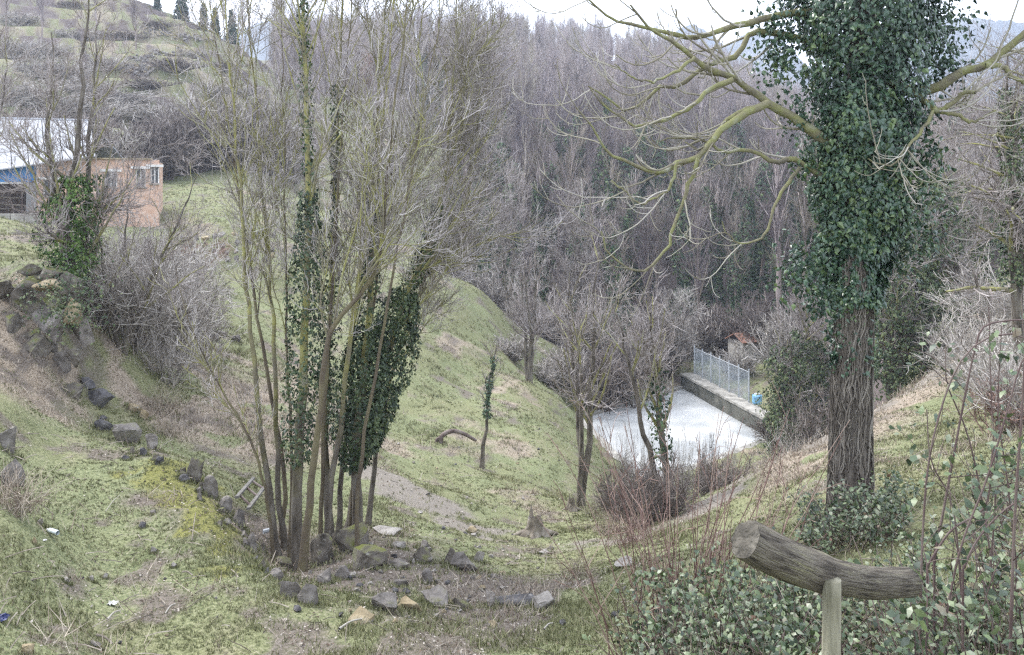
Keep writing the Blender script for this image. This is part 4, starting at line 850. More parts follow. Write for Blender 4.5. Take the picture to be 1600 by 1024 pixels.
# trees and conifers on the pasture
HT = [(212, 78, .55, 'lone bare tree standing on the middle terrace of the pasture', 2), (65, 70, .6, 'bare tree on the left of the terraced pasture', 0), (150, 45, .5, 'small bare tree high on the pasture left of the lone tree', 3), (10, 60, .6, 'bare tree at the left edge high on the pasture', 4), (130, 140, .45, 'thin bare tree on the lower pasture', 1), (378, 92, .62, 'bare tree at the right end of the terraces', 0), (350, 62, .5, 'bare tree among the conifers on the pasture skyline', 3)]
for k, (u, v, s, lb, vi) in enumerate(HT):
    r = thing('bare_tree', lb, 'tree', hit(u, v, 60)); r.scale = (s, s, s)
    for nm, me in zip(('trunk', 'limbs', 'crown'), VAR[vi]): link(nm, me, r)
def conifer(seed, label, loc, h):
    rng = np.random.default_rng(seed); r = thing('conifer', label, 'tree', loc); n = 1500
    q = rng.uniform(.08, 1, n); a = rng.uniform(0, 6.28, n); lay = .75+.25*np.sin(q*60)
    rad = (1-q)**.8*h*.24*lay*rng.uniform(.3, 1, n)**.5+.05; o = np.column_stack([np.cos(a), np.sin(a), np.full(n, -.1)])
    pos = np.array(loc)+np.column_stack([np.cos(a)*rad, np.sin(a)*rad, q*h-rad*.15])
    part('needles', r, leaves(rng, pos, o+[0, 0, .6], np.full(n, h*.07), hang=.3, jit=.5), M_CON)
    part('trunk', r, tubes(np.array([[np.array(loc)+[0, 0, z] for z in (-.2, h*.5, h*.97)]]), np.array([[.16, .1, .02]]), 6), M_FTRUNK)
for k, (u, Y, h, lb) in enumerate([(246, 148, 5, 'small dark conifer leftmost on the pasture skyline'), (284, 144, 8, 'tall pointed dark conifer on the pasture skyline'), (318, 143, 6, 'broad dark conifer right of the tall pointed one'), (336, 142, 5.5, 'dark conifer next to the gap of white sky'), (362, 140, 7, 'dark conifer at the right of the skyline gap')]):
    conifer(500+k, lb, gp(u, Y), h)

# ------------------------------------------------------------------ barn
def wallgrid(x0, x1, z0, z1, y0, y1, ops):
    xs = sorted({x0, x1, *[o[0] for o in ops], *[o[1] for o in ops]}); zs_ = sorted({z0, z1, *[o[2] for o in ops], *[o[3] for o in ops]}); g = []
    for i in range(len(xs)-1):
        for j in range(len(zs_)-1):
            cx, cz = (xs[i]+xs[i+1])/2, (zs_[j]+zs_[j+1])/2
            if any(o[0] < cx < o[1] and o[2] < cz < o[3] for o in ops): continue
            g.append(box((cx, (y0+y1)/2, cz), (xs[i+1]-xs[i], y1-y0, zs_[j+1]-zs_[j])))
    return join(g)
BA = px(57, 300, 47.2); BB = px(238, 300, 49.2); ex = nrm(BB-BA); ey = np.array([-ex[1], ex[0], 0]); BL = np.linalg.norm(BB-BA)
def bl(geo):
    V_, q, t = geo; V_ = np.asarray(V_); return BA+V_[:, :1]*ex+V_[:, 1:2]*ey+V_[:, 2:]*np.array([0, 0, 1.]), q, t
def bpt(x, y, z): return BA+x*ex+y*ey+np.array([0, 0, z])
def brick_mat():
    return mat('peach_block', [(.42, .27, .19), (.50, .345, .26), (.55, .42, .34)], 2.5, stretch=(1, 1, 3), bump=.2)
M_PEACH = brick_mat(); M_ROOF = mat('fibre_cement_roof', [(.20, .21, .225), (.28, .29, .31), (.34, .35, .375)], .8, stretch=(1, .2, 1)); M_WHITE = mat('white_paint', [(.5, .49, .47), (.64, .63, .61)], 3); M_DARKG = mat('window_glass', [(.02, .025, .028), (.06, .07, .075)], 2, rough=.15, spec=.5); M_PANEL = mat('blue_sheet', [(.03, .13, .33), (.06, .21, .45)], 2, rough=.5)
M_GREYW = mat('grey_render', [(.13, .13, .13), (.22, .22, .22)], 2); M_TIMB = mat('old_timber', [(.07, .05, .045), (.14, .11, .10), (.22, .19, .17)], 3)
GZ = -2.6
root = thing('barn', 'long peach block barn with pale grey roof behind the left ivy tree', 'barn', bpt(0, 0, GZ))
s = .0376
def zz_(v): return (V0-v)*s
ops = [((u0-57)*s, (u1-57)*s, zz_(v1), zz_(v0)) for u0, u1, v0, v1 in [(66, 88, 281, 306), (153, 171, 268, 292), (198, 213, 263, 292), (220, 233, 260, 286)]]
part('wall', root, bl(wallgrid(0, BL, GZ, 1.95, 0, .25, ops)), M_PEACH)
part('gable_wall', root, bl(box((BL-.12, 3.6, (GZ+1.95)/2), (.25, 6.68, 1.95-GZ))), M_PEACH)
part('parapet_cap', root, bl(box((BL*.72, .1, 2.0), (BL*.56, .5, .09))), M_ROCKY)
part('annex_roof', root, bl(box((BL*.72, 3.7, 1.9), (BL*.55, 6.6, .08))), M_ROOF)
for o in ops:
    w_ = bl(box(((o[0]+o[1])/2, .16, (o[2]+o[3])/2), (o[1]-o[0], .03, o[3]-o[2])))
    wo_ = part('window', root, w_, M_DARKG); wo_.matrix_parent_inverse = Matrix()
    def sub(nm, g, m):
        V_, q, t = bl(g); return link(nm, mesh(nm, V_-np.array(root.location), q, t, m), wo_)
    sub('lintel', box(((o[0]+o[1])/2, -.06, o[3]+.09), (o[1]-o[0]+.5, .14, .15)), M_WHITE)
    sub('frame', join([box((o[0]+.035, .1, (o[2]+o[3])/2), (.06, .06, o[3]-o[2]-.01)), box((o[1]-.035, .1, (o[2]+o[3])/2), (.06, .06, o[3]-o[2]-.01)), box(((o[0]+o[1])/2, .1, (o[2]+o[3])/2), (.05, .055, o[3]-o[2]-.01))]), M_WHITE)
    sub('sill', box(((o[0]+o[1])/2, -.05, o[2]-.05), (o[1]-o[0]+.15, .16, .07)), M_CONC)
# the big roof, sheet by sheet, and the open shed below its left half
e0, e1, r0_, r1_ = px(-90, 277, 45.6), px(150, 243, 47.0), px(-90, 183, 53.5), px(141, 189, 54.5)
nsh = 9
for k in range(nsh):
    a, b = k/nsh+.003, (k+1)/nsh-.003
    A_, B_, C_, D_ = e0+(e1-e0)*a, e0+(e1-e0)*b, r0_+(r1_-r0_)*b, r0_+(r1_-r0_)*a; dn = np.array([0, 0, -.07])
    Vr = np.array([A_, B_, C_, D_, A_+dn, B_+dn, C_+dn, D_+dn])
    part('roof_sheet', root, (Vr, np.array([[0, 1, 2, 3], [7, 6, 5, 4], [0, 4, 5, 1], [1, 5, 6, 2], [2, 6, 7, 3], [3, 7, 4, 0]]), None), M_ROOF)
bk = np.array([0, 8, -4.0]); Vr = np.array([r0_, r1_, r1_+bk, r0_+bk]); Vr = np.vstack([Vr, Vr-[0, 0, .07]])
part('back_roof', root, (Vr, np.array([[0, 1, 2, 3], [7, 6, 5, 4], [0, 4, 5, 1], [1, 5, 6, 2], [2, 6, 7, 3], [3, 7, 4, 0]]), None), M_ROOF)
part('ridge_cap', root, tubes(np.array([[r0_, r1_]]), np.full((1, 2), .12), 6), M_ROOF)
part('blue_panel', root, bl(box((-.98, .05, 1.05), (1.9, .06, .95))), M_PANEL)
part('post', root, bl(box((-.25, .05, (GZ+.55)/2), (.5, .4, .55-GZ))), M_GREYW)
part('back_wall', root, bl(box((-3.2, 6.2, (GZ+3)/2), (6.3, .2, 3-GZ))), M_TIMB)
part('inner_wall', root, bl(box((.1, 3.2, (GZ+1.5)/2), (.2, 5.8, 1.5-GZ))), M_TIMB)
part('fascia', root, bl(box((-3.3, .08, .52), (6.0, .08, .09))), M_WHITE)
root = thing('timber_rack', 'rack of dark timber poles inside the open shed of the barn', 'timber rack', bpt(-3, 1.5, GZ))
rng = np.random.default_rng(610)
for k in range(22):
    z = GZ+.4+.16*k*.85; part('pole', root, tubes(np.array([[bpt(-4.6+rng.uniform(-.3, .3), 1.2+rng.uniform(-.3, .6), z+rng.uniform(-.1, .1)), bpt(-.7+rng.uniform(-.2, .1), 1.2+rng.uniform(-.3, .6), z+rng.uniform(-.35, .2))]]), np.full((1, 2), rng.uniform(.035, .06)), 5), M_TIMB if k % 3 else M_DEAD)
for x in (-4.4, -2.6, -.9): part('upright', root, bl(box((x, .75, GZ+1.6), (.09, .09, 3.1))), M_TIMB)
ca_ = px(-70, 340, 42.5); cb_ = px(61, 336, 43.5)
root = thing('concrete_wall', 'low pale concrete wall below the open shed', 'wall', (*ca_[:2], -2.6))
nb = 6
for j in range(3):
    for k in range(nb):
        a = ca_+(cb_-ca_)*(k+.03)/nb; b = ca_+(cb_-ca_)*(k+.97)/nb; z = -2.55+j*.46+.23
        part('block', root, beam((a[0], a[1], z), (b[0], b[1], z), .4, .45), M_CONC)

# ------------------------------------------------------------------ stones
STP = []
def stone(label, u, v, w_, h_, m, seed, name='stone', rot=0, tilt=0, group=None, dep=.8, sink=.33, cat='stone'):
    g = hit(u, v); sc_ = g[1]/F; W, Hh = w_*sc_, h_*sc_
    o = link(name, rock_mesh(seed, (W*1.2, W*dep, Hh*1.32), m, 12), None, (g[0], g[1]+W*dep*.25, g[2]+Hh*(.5-sink)))
    STP.append((g[0], g[1]+W*dep*.25, W*.5)); o.rotation_euler = (0, tilt, rot); return tag(o, label, cat, group)
ST = [
 (112, 620, 34, 34, M_ROCKM, 'moss covered boulder beside the dark stone at the far end of the terrace', 0),
 (150, 634, 44, 36, M_ROCKD, 'dark blackish stone next to the mossy boulder at the far end of the terrace', .2),
 (134, 606, 26, 24, M_ROCKD, 'small dark stone behind the mossy boulder', .1), (158, 672, 34, 28, M_ROCKD, 'dark low stone left of the grey slab', 0), (193, 692, 46, 52, M_ROCK, 'upright flat grey slab in the row of edge stones', .25),
 (236, 704, 36, 36, M_ROCK, 'rounded dark grey stone right of the grey slab', 0), (302, 752, 34, 52, M_ROCKM, 'upright stone with yellow green moss down its side', .1), (326, 776, 30, 52, M_ROCK, 'bare grey stone leaning against the moss striped stone', -.2),
 (352, 800, 28, 36, M_ROCK, 'small grey stone in the edge row below the moss patch', 0), (373, 822, 28, 40, M_ROCK, 'narrow grey stone in the edge row near the ladder', .1), (392, 862, 28, 44, M_ROCK, 'grey stone in the edge row left of the ash clump', -.1),
 (444, 892, 52, 26, M_ROCKM, 'flat mossy stone at the foot of the ash stems', .1), (452, 936, 34, 40, M_ROCK, 'round grey boulder left of its twin before the ash clump', 0), (481, 944, 36, 50, M_ROCK, 'round grey boulder right of its twin before the ash clump', .1),
 (430, 905, 26, 22, M_ROCK, 'small stone left of the twin boulders', 0), (508, 912, 30, 36, M_ROCK, 'pale grey stone leaning on the mossy boulder', .3), (500, 882, 52, 66, M_ROCKM, 'pointed boulder with bright moss on its left face', .2),
 (533, 905, 26, 30, M_ROCK, 'small grey stone between the two mossy boulders', 0), (546, 862, 56, 60, M_ROCKM, 'upper block of the long mossy slab behind the ash clump', .5), (574, 890, 58, 66, M_ROCKM, 'long slab with a moss patch lying against the clump', .75), (528, 850, 30, 36, M_ROCKM, 'mossy stone tucked between the ash trunks', .2),
 (601, 956, 54, 44, M_ROCK, 'square cut grey block standing in the bare earth', .05), (642, 958, 46, 30, M_ROCKY, 'tan stone lying right of the square block', .1), (562, 974, 52, 26, M_ROCKY, 'flat yellowish slab half buried in the grass', .35),
 (661, 880, 34, 30, M_ROCKM, 'mossy lower stone of the small pile', 0), (660, 858, 26, 22, M_ROCK, 'round stone on top of the small mossy pile', 0), (705, 884, 32, 36, M_ROCKM, 'dark cracked stone right of the small pile', .2), (722, 892, 50, 30, M_ROCK, 'sloping grey slab right of the cracked stone', .4), (746, 878, 24, 24, M_ROCKP, 'whitish stone at the end of the sloping slab', .2),
 (665, 912, 26, 28, M_ROCK, 'small grey stone below the mossy pile', 0), (620, 890, 34, 22, M_ROCK, 'low brown stone in the bare earth', 0), (627, 918, 24, 20, M_ROCK, 'little stone behind the square block', 0), (682, 948, 52, 36, M_ROCK, 'weathered stone right of the tan stone', .3), (722, 952, 30, 34, M_ROCKM, 'small stone with moss at its foot right of the weathered stone', 0),
 (804, 950, 66, 40, M_ROCKD, 'broad dark brown rock in the middle foreground', .1), (852, 955, 44, 34, M_ROCKP, 'pale crumbling rock beside the broad dark rock', .3), (763, 950, 30, 36, M_ROCK, 'grey stone left of the broad dark rock', 0), (975, 886, 40, 18, M_ROCKP, 'flat white rock near the bramble', 0), (598, 836, 60, 12, M_ROCKP, 'flat pale slab by the track', 0), (622, 858, 26, 18, M_ROCKP, 'pale stone beside the track', 0), (738, 835, 18, 18, M_ROCKY, 'small tan stone beside the track', 0),
 (205, 642, 22, 26, M_ROCKY, 'yellowish upright stone above the grey slab', .1), (222, 655, 18, 22, M_ROCKY, 'small yellowish stone above the rounded stone', 0), (196, 720, 16, 12, M_ROCKD, 'small dark stone in the upper terrace grass', 0), (222, 826, 14, 12, M_ROCKD, 'small dark round stone in the middle of the terrace', 0), (238, 804, 10, 12, M_ROCK, 'small grey pebble above the dark round stone', 0), (239, 864, 10, 14, M_ROCKP, 'little whitish stone in the middle of the terrace', 0), (271, 887, 9, 12, M_ROCKP, 'tiny white stone right of the terrace middle', 0), (163, 904, 12, 14, M_ROCKP, 'whitish stone right of its pair on the lower terrace', 0), (142, 908, 10, 12, M_ROCKP, 'whitish stone between its neighbours on the lower terrace', 0), (102, 910, 13, 12, M_ROCKP, 'whitish stone left of its neighbours on the lower terrace', 0), (64, 820, 14, 12, M_ROCKP, 'pale round stone on the left bank', 0), (53, 850, 8, 14, M_ROCKY, 'small tan stone on the left bank', 0), (145, 1012, 20, 16, M_ROCK, 'grey stone at the bottom of the terrace', 0), (42, 1024, 24, 30, M_ROCKY, 'pointed tan stone in the bottom left corner', .1), (8, 705, 36, 60, M_ROCK, 'tall grey rock at the left edge of the photo', 0), (10, 770, 40, 70, M_ROCK, 'big grey rock at the left edge above the dry grass', .1), (850, 866, 18, 8, M_ROCKP, 'pale pebble on the track bend', 0), (330, 530, 26, 10, M_ROCKP, 'flat white stone on the slope below the barn field', 0), (368, 535, 16, 18, M_ROCK, 'grey stone on the slope below the barn field', 0), (345, 525, 20, 16, M_ROCK, 'brownish stone left of the grey stone below the barn field', 0)]
for k, (u, v, w_, h_, m, lb, tl) in enumerate(ST): stone(lb, u, v, w_, h_, m, 700+k, tilt=tl, rot=.3*math.sin(k*7))
rng = np.random.default_rng(615)
for k in range(34):
    t = rng.uniform(0, 1); E_ = [(150, 655), (215, 705), (285, 745), (330, 785), (365, 825), (395, 868), (430, 912), (470, 945)]; f = t*7; i = min(int(f), 6); u = E_[i][0]+(E_[i+1][0]-E_[i][0])*(f-i)+rng.normal()*7; v = E_[i][1]+(E_[i+1][1]-E_[i][1])*(f-i)+rng.normal()*5
    o = stone('small rough stone filling the row along the terrace edge', u, v, rng.uniform(9, 20), rng.uniform(9, 20), [M_ROCK, M_ROCKM, M_ROCKM, M_ROCKD][k % 4], 1700+k, tilt=rng.normal()*.3, rot=rng.uniform(0, 3), group='small stones of the terrace edge', name='edge_stone')
rng = np.random.default_rng(620); PM = [rock_mesh(800+k, (1, .8, .62), [M_ROCK, M_ROCKP, M_ROCKY, M_ROCKD][k % 4], 14) for k in range(8)]
RUB = 'rubble below the ash clump'
for k in range(95):
    u, v = rng.normal(690, 110), rng.normal(905, 38)
    if not (430 < u < 1000 and 820 < v < 1010): continue
    g = hit(u, v); q = rng.uniform(.05, .17); o = link('rubble_stone', PM[k % 8], None, g+np.array([0, 0, q*.12])); o.scale = (q, q, q); o.rotation_euler = (rng.uniform(-.3, .3), rng.uniform(-.3, .3), rng.uniform(0, 6)); tag(o, 'small loose stone among the rubble below the ash clump', 'stone', RUB)
for k in range(46):
    u, v = rng.uniform(20, 420), rng.uniform(700, 1015)
    g = hit(u, v); q = rng.uniform(.025, .07); o = link('pebble', PM[k % 8], None, g+np.array([0, 0, q*.15])); o.scale = (q, q, q); o.rotation_euler = (0, 0, rng.uniform(0, 6)); tag(o, 'tiny pebble lying in the terrace grass', 'pebble', 'pebbles of the terrace')
for k in range(60):
    u, v = rng.uniform(600, 980), rng.uniform(640, 860)
    g = hit(u, v); q = rng.uniform(.06, .2); o = link('stone', PM[k % 8], None, g+np.array([0, 0, q*.12])); o.scale = (q, q, q*.8); o.rotation_euler = (0, 0, rng.uniform(0, 6)); tag(o, 'small stone lying on the slope along the track', 'stone', 'stones along the track')
# rock outcrop on the left bank
g0 = hit(70, 560); root = thing('rock_outcrop', 'broken tan rock outcrop below the lawn at the left', 'outcrop', g0)
for k, (u, v, w_, h_, m) in enumerate([(40, 470, 52, 52, M_ROCKM), (74, 475, 46, 52, M_ROCKY), (104, 462, 40, 40, M_ROCKM), (36, 520, 48, 54, M_ROCKM), (68, 530, 36, 66, M_ROCK), (92, 548, 34, 74, M_ROCK), (114, 530, 28, 66, M_ROCKY), (60, 575, 44, 50, M_ROCKM), (100, 585, 32, 42, M_ROCK), (20, 490, 40, 50, M_ROCKM), (25, 560, 46, 50, M_ROCKM), (135, 545, 24, 50, M_ROCK), (82, 440, 40, 22, M_ROCKM), (45, 432, 40, 20, M_ROCKM), (52, 500, 30, 40, M_ROCKM), (84, 500, 30, 44, M_ROCKM), (20, 530, 36, 40, M_ROCKM), (48, 545, 30, 40, M_ROCKM), (78, 565, 30, 36, M_ROCKM), (8, 520, 34, 40, M_ROCKM), (120, 575, 26, 36, M_ROCKM), (0, 470, 40, 40, M_ROCKM)]):
    Y = 18.05+.3*math.sin(k*5)+(v-520)*-.006; c = px(u, v-h_*.5, Y); W, Hh = w_*Y/F*1.2, h_*Y/F*1.25
    o = link('rock', rock_mesh(850+k, (W, W*1.1, Hh), m, 11), root); o.location = c-np.array(root.location); o.rotation_euler = (0, .15*math.sin(k*3), k)
rng = np.random.default_rng(640)
g1 = px(102, 455, 17.2); root = thing('ivy_plant', 'dark ivy hanging over the top of the rock outcrop', 'ivy', g1)
d = rng.normal(size=(700, 3))*[.45, .2, .38]; part('leaves', root, leaves(rng, g1+d+[0, 0, -.2], d*.3+[0, -.6, .3], np.full(700, .07)), M_IVYM)
# dry stone wall under the field
g0 = px(300, 405, 45.5); root = thing('dry_stone_wall', 'rough dry stone retaining wall along the edge of the field', 'wall', g0)
WM = [rock_mesh(880+k, (1, .8, 1), [M_ROCKY, M_ROCK, M_ROCKP, M_ROCK][k % 4], 14) for k in range(8)]
for j in range(4):
    for k in range(13):
        u = 288+k*11.5+rng.uniform(-3, 3); Y = 45.6+j*.12; c = px(u, 408-j*12+rng.uniform(-3, 3)-(u-288)*.03, Y)
        if rng.random() < .12: continue
        o = link('stone', WM[(k*3+j*5) % 8], root, c-g0); o.scale = (rng.uniform(.36, .62), .5, rng.uniform(.34, .56)); o.rotation_euler = (0, rng.uniform(-.3, .3), rng.uniform(-.4, .4))
# terrace walls of the pasture
for lb, y0, pts in [('low stone terrace wall crossing the pasture above the dark bush', 60, [(200, 92), (240, 84), (280, 80)]), ('broken stone terrace wall left of the dark bush', 60, [(192, 112), (215, 110), (235, 114)]), ('upper stone terrace wall below the conifers', 60, [(215, 52), (260, 55), (300, 62), (335, 66)])]:
    ends = [hit(u, v, y0) for u, v in pts]; root = thing('terrace_wall', lb, 'wall', ends[0]); L_ = resample(ends, 40)
    for p in L_:
        for j in range(2):
            p2 = p+rng.normal(size=3)*[.3, .1, .05]; p2[2] = float(H(p2[:1], p2[1:2])[0])+.15+j*.4
            o = link('stone', WM[rng.integers(8)], root, p2-ends[0]); q = rng.uniform(.5, .9); o.scale = (q, .5, .5); o.rotation_euler = (0, 0, rng.uniform(-.4, .4))

# ------------------------------------------------------------------ stumps and dead wood
def stump(label, u, v, w_, h_, seed):
    g = hit(u, v); sc_ = g[1]/F; r = w_*sc_/2; hh = h_*sc_; rng = np.random.default_rng(seed); root = thing('tree_stump', label, 'stump', g)
    S = 18; a = np.arange(S)*2*math.pi/S; rings = []
    rag = rng.uniform(.45, 1.0, S); rag = rag*.5+np.roll(rag, 1)*.25+np.roll(rag, -1)*.25; rag[S//3] = 1.15
    for f, k in ((-.12, 1.5), (.05, 1.25), (.3, .9), (.6, .75), (1, .66)):
        rr = r*k*(1+.18*np.sin(a*5+seed)*(1.2-f)+rng.normal(size=S)*.05); z = hh*f*(rag if f > .5 else 1)
        rings.append(np.column_stack([g[0]+np.cos(a)*rr, g[1]+np.sin(a)*rr, g[2]+z*np.ones(S)]))
    rings.append(np.column_stack([g[0]+np.cos(a)*r*.35, g[1]+np.sin(a)*r*.35, g[2]+hh*.55*np.ones(S)]))
    ii = np.arange(6*S).reshape(6, S); jj = np.roll(ii, -1, 1)
    part('wood', root, (np.vstack(rings), np.stack([ii[:-1], jj[:-1], jj[1:], ii[1:]], -1).reshape(-1, 4), None), M_DEAD)
    for k in range(4):
        b = a[k*4]+.3; part('root', root, tubes(np.array([[g+[math.cos(b)*r*q, math.sin(b)*r*q, r*.55*(1.9-q)*.5] for q in (.7, 1.3, 1.8, 2.3)]]), np.array([[.4, .3, .2, .08]])*r, 6), M_DEAD, True)
stump('ragged mossy tree stump by the track below the small tree', 836, 838, 34, 42, 3)
stump('small dark stump at the foot of the forked tree', 893, 798, 16, 24, 5)
def sticks(name, label, uv, r, m=M_DEAD, lift=.05, cat='branch'):
    Pn = [hit(u, v)+np.array([0, 0, lift*l]) for u, v, l in uv]; o = thing(name, label, cat, Pn[0])
    Pn = resample(Pn, 12)[None]; part('wood', o, tubes(Pn, (r*np.linspace(1, .6, 12))[None], 6), m, True); return o
g = hit(688, 692)
root = thing('fallen_branch', 'bent dark dead branch standing out of the grass slope', 'branch', g)
Pn = resample([g+[0, 0, -.1], g+[.05, 0, .22], g+[.4, .1, .38], g+[.8, .3, .25], g+[1.3, .6, -.12]], 14)[None]
part('wood', root, tubes(Pn, np.linspace(.1, .06, 14)[None], 7), M_TIMB, True); part('stub', root, tubes(np.array([[g+[.05, 0, .2], g+[-.12, 0, .12], g+[-.2, -.05, -.1]]]), np.array([[.07, .06, .05]]), 6), M_TIMB)
M_PSTK = mat('pale_stick', [(.28, .26, .23), (.42, .40, .36)], 3)
for u, v, du, dv, r, lb in [(168, 975, 20, -14, .012, 'short pale stick on the lower left terrace'), (258, 966, 16, -16, .008, 'thin pale stick in the lower middle of the terrace'), (165, 805, 22, -26, .006, 'thin straw coloured stick on the upper terrace'), (285, 900, 16, 6, .012, 'brown stick on the right of the terrace'), (305, 935, 24, -10, .007, 'thin stick lower right on the terrace'), (300, 850, 6, -44, .008, 'thin stick standing across the moss patch'), (530, 990, 36, -16, .014, 'pale curved stick by the yellowish slab'), (150, 1000, 26, 14, .014, 'curved stick beside the grey bottom stone'), (850, 990, 14, -10, .012, 'short whitish stick in the foreground grass'), (20, 905, 36, -2, .007, 'long thin stick on the left bank')]:
    sticks('fallen_stick', lb, [(u, v, 1), (u+du*.5, v+dv*.5-2, 1.2), (u+du, v+dv, 1)], r, M_PSTK if 'pale' in lb or 'whit' in lb or 'straw' in lb else M_DEAD)
# old ladder on the bank below the edge stones
Lp = {k: hit(*uv)+np.array([0, 0, .16]) for k, uv in {'a': (370, 792), 'b': (396, 760), 'c': (388, 810), 'd': (415, 772)}.items()}
root = thing('wooden_ladder', 'broken grey wooden ladder lying behind the edge stones', 'ladder', Lp['c'])
M_LADD = mat('ladder_wood', [(.10, .095, .085), (.20, .19, .175)], 4, stretch=(3, 3, 1))
for a, b in (('a', 'b'), ('c', 'd')): part('rail', root, beam(Lp[a], Lp[b], .06, .04), M_LADD)
for t in (.12, .5, .86): part('rung', root, tubes(np.array([[Lp['a']+(Lp['b']-Lp['a'])*t, Lp['c']+(Lp['d']-Lp['c'])*t]]), np.full((1, 2), .022), 6), M_TIMB)
p = hit(411, 836); root = thing('metal_can', 'small crushed blue grey can below the ladder', 'can', p); part('body', root, tubes(np.array([[p+[0, 0, .05], p+[.1, .05, .06], p+[.16, .09, .05]]]), np.array([[.04, .035, .04]]), 8), M_GALV)
p = hit(76, 832); root = thing('plastic_bottle', 'clear pale plastic bottle on the left bank', 'bottle', p)
part('body', root, tubes(np.array([[p+[0, 0, .03], p+[.02, -.01, .03], p+[.13, -.07, .03], p+[.16, -.085, .03]]]), np.array([[.012, .03, .03, .028]]), 8), mat('clear_plastic', [(.5, .58, .62), (.65, .7, .72)], 3, rough=.2), True); part('cap', root, tubes(np.array([[p+[-.025, .012, .03], p+[-.002, .001, .03]]]), np.full((1, 2), .014), 8), M_WHITE)
rng = np.random.default_rng(650)
def scrap(label, u, v, w_, m, seed):
    g = hit(u, v); n = 7; rr = np.random.default_rng(seed); xs, ys = np.meshgrid(np.linspace(-.5, .5, n), np.linspace(-.35, .35, n)); z = rr.uniform(0, .28, (n, n))
    Vv = np.stack([xs+rr.normal(size=(n, n))*.05, ys+rr.normal(size=(n, n))*.05, z], -1).reshape(-1, 3)*w_+g+[0, 0, .01]; ii = np.arange(n*n).reshape(n, n)
    tag(link('paper_scrap', mesh('paper_scrap', Vv-g, np.stack([ii[:-1, :-1], ii[:-1, 1:], ii[1:, 1:], ii[1:, :-1]], -1).reshape(-1, 4), None, m), None, g), label, 'litter')
scrap('crumpled white paper scrap on the lower terrace', 177, 946, .11, M_WHITE, 1); scrap('small white scrap beside the bottle on the left bank', 70, 846, .05, M_WHITE, 2); scrap('dark blue scrap of plastic at the left edge', 2, 970, .14, mat('navy_plastic', [(.01, .015, .06), (.03, .04, .12)], 4, rough=.4), 3)

# ------------------------------------------------------------------ log rail
rng = np.random.default_rng(660)
tr = [(1165, 843, 2.52), (1200, 862, 2.55), (1250, 884, 2.62), (1300, 900, 2.68), (1340, 908, 2.76), (1380, 911, 2.84), (1420, 910, 2.92)]
P = resample([px(*t) for t in tr], 34); S = 28; q = np.linspace(0, 1, 34); R = np.interp(q, [0, .1, .4, .46, 1], [.060, .063, .063, .055, .050])
Vl, ql, _ = tubes(P[None], R[None], S); Vl = Vl.reshape(34, S, 3); aa = np.arange(S)*2*math.pi/S
for i in range(34):
    rel = Vl[i]-P[i]; f = 1+(fbm(aa*2.5, np.full(S, i*.12), 5, 3)-.5)*.16+(fbm(np.cos(aa)*8+20, np.full(S, i*.05), 6, 2)-.5)*.16
    f -= .12*np.exp(-((aa-1.2-.25*math.sin(i*.2))/.10)**2); Vl[i] = P[i]+rel*f[:, None]
Vl[0] += (rng.normal(size=(S, 1))*.0015)*nrm(P[1]-P[0]); c0 = P[0]+nrm(P[1]-P[0])*.012; c1 = P[-1]
lpost = px(1288, 905, 2.66)
root = thing('log_rail', 'weathered grey log on a post as a rail in the right foreground', 'rail', (lpost[0], lpost[1], -2.0))
VV = np.vstack([Vl.reshape(-1, 3), c0, c1]); n0 = 34*S; tr_ = [[33*S+i, 33*S+(i+1) % S, n0+1] for i in range(S)]
M_LOG = mat('weathered_log', [(.045, .039, .032), (.115, .10, .08), (.165, .148, .118), (.205, .195, .12)], 2.2, stretch=(6, 1.3, 1), bump=1.0, bscale=5, pos=[.32, .45, .58, .75], distort=.5, coord='UV')
lg = part('log', root, (VV, ql, np.array(tr_)), M_LOG, True)
uv = lg.data.uv_layers.new(name='UVMap'); li = np.empty(len(lg.data.loops), np.int32); lg.data.loops.foreach_get('vertex_index', li)
uu = np.append((np.arange(n0) % S)/S, [.5, .5]); uu = np.abs(uu*2-1); vv_ = np.append(np.repeat(q*2.2, S), [0, 2.2])
uv.data.foreach_set('uv', np.column_stack([uu[li], vv_[li]]).astype(np.float32).ravel())
M_CUT = mat('cut_end', [(.04, .036, .029), (.095, .086, .07), (.15, .138, .112)], 14, bump=.8, bscale=40)
ec = Vl[0].mean(0); er = np.vstack([Vl[0]-nrm(P[1]-P[0])*.001, ec+(Vl[0]-ec)*.55-nrm(P[1]-P[0])*.006, ec-nrm(P[1]-P[0])*.002])
part('cut_face', root, (er, np.array([[(i+1) % S, i, S+i, S+(i+1) % S] for i in range(S)]), np.array([[S+(i+1) % S, S+i, 2*S] for i in range(S)])), M_CUT)
M_POST = mat('pale_post', [(.12, .115, .08), (.22, .21, .155), (.30, .285, .22)], 5, stretch=(6, 6, .6), bump=.5, bscale=14)
pb = np.array([lpost[0], lpost[1], -2.1]); tp_ = px(1289, 904, 2.6)
pv = []
for z, k in ((-2.1, 1.12), (-1.7, 1.06), (-1.45, 1.0), (-1.3, .98), (tp_[2], .95)):
    pv.append(np.column_stack([lpost[0]+(z+1.3)*.01+np.cos(aa)*.029*k*(1+.06*np.sin(aa*3)), lpost[1]+np.sin(aa)*.029*k-.066, np.full(S, z)]))
ii = np.arange(5*S).reshape(5, S); jj = np.roll(ii, -1, 1); VV = np.vstack(pv+[np.array([[lpost[0], lpost[1]-.066, tp_[2]]])])
part('post', root, (VV, np.stack([ii[:-1], jj[:-1], jj[1:], ii[1:]], -1).reshape(-1, 4), np.array([[4*S+i, 4*S+(i+1) % S, 5*S] for i in range(S)])), M_POST, True)

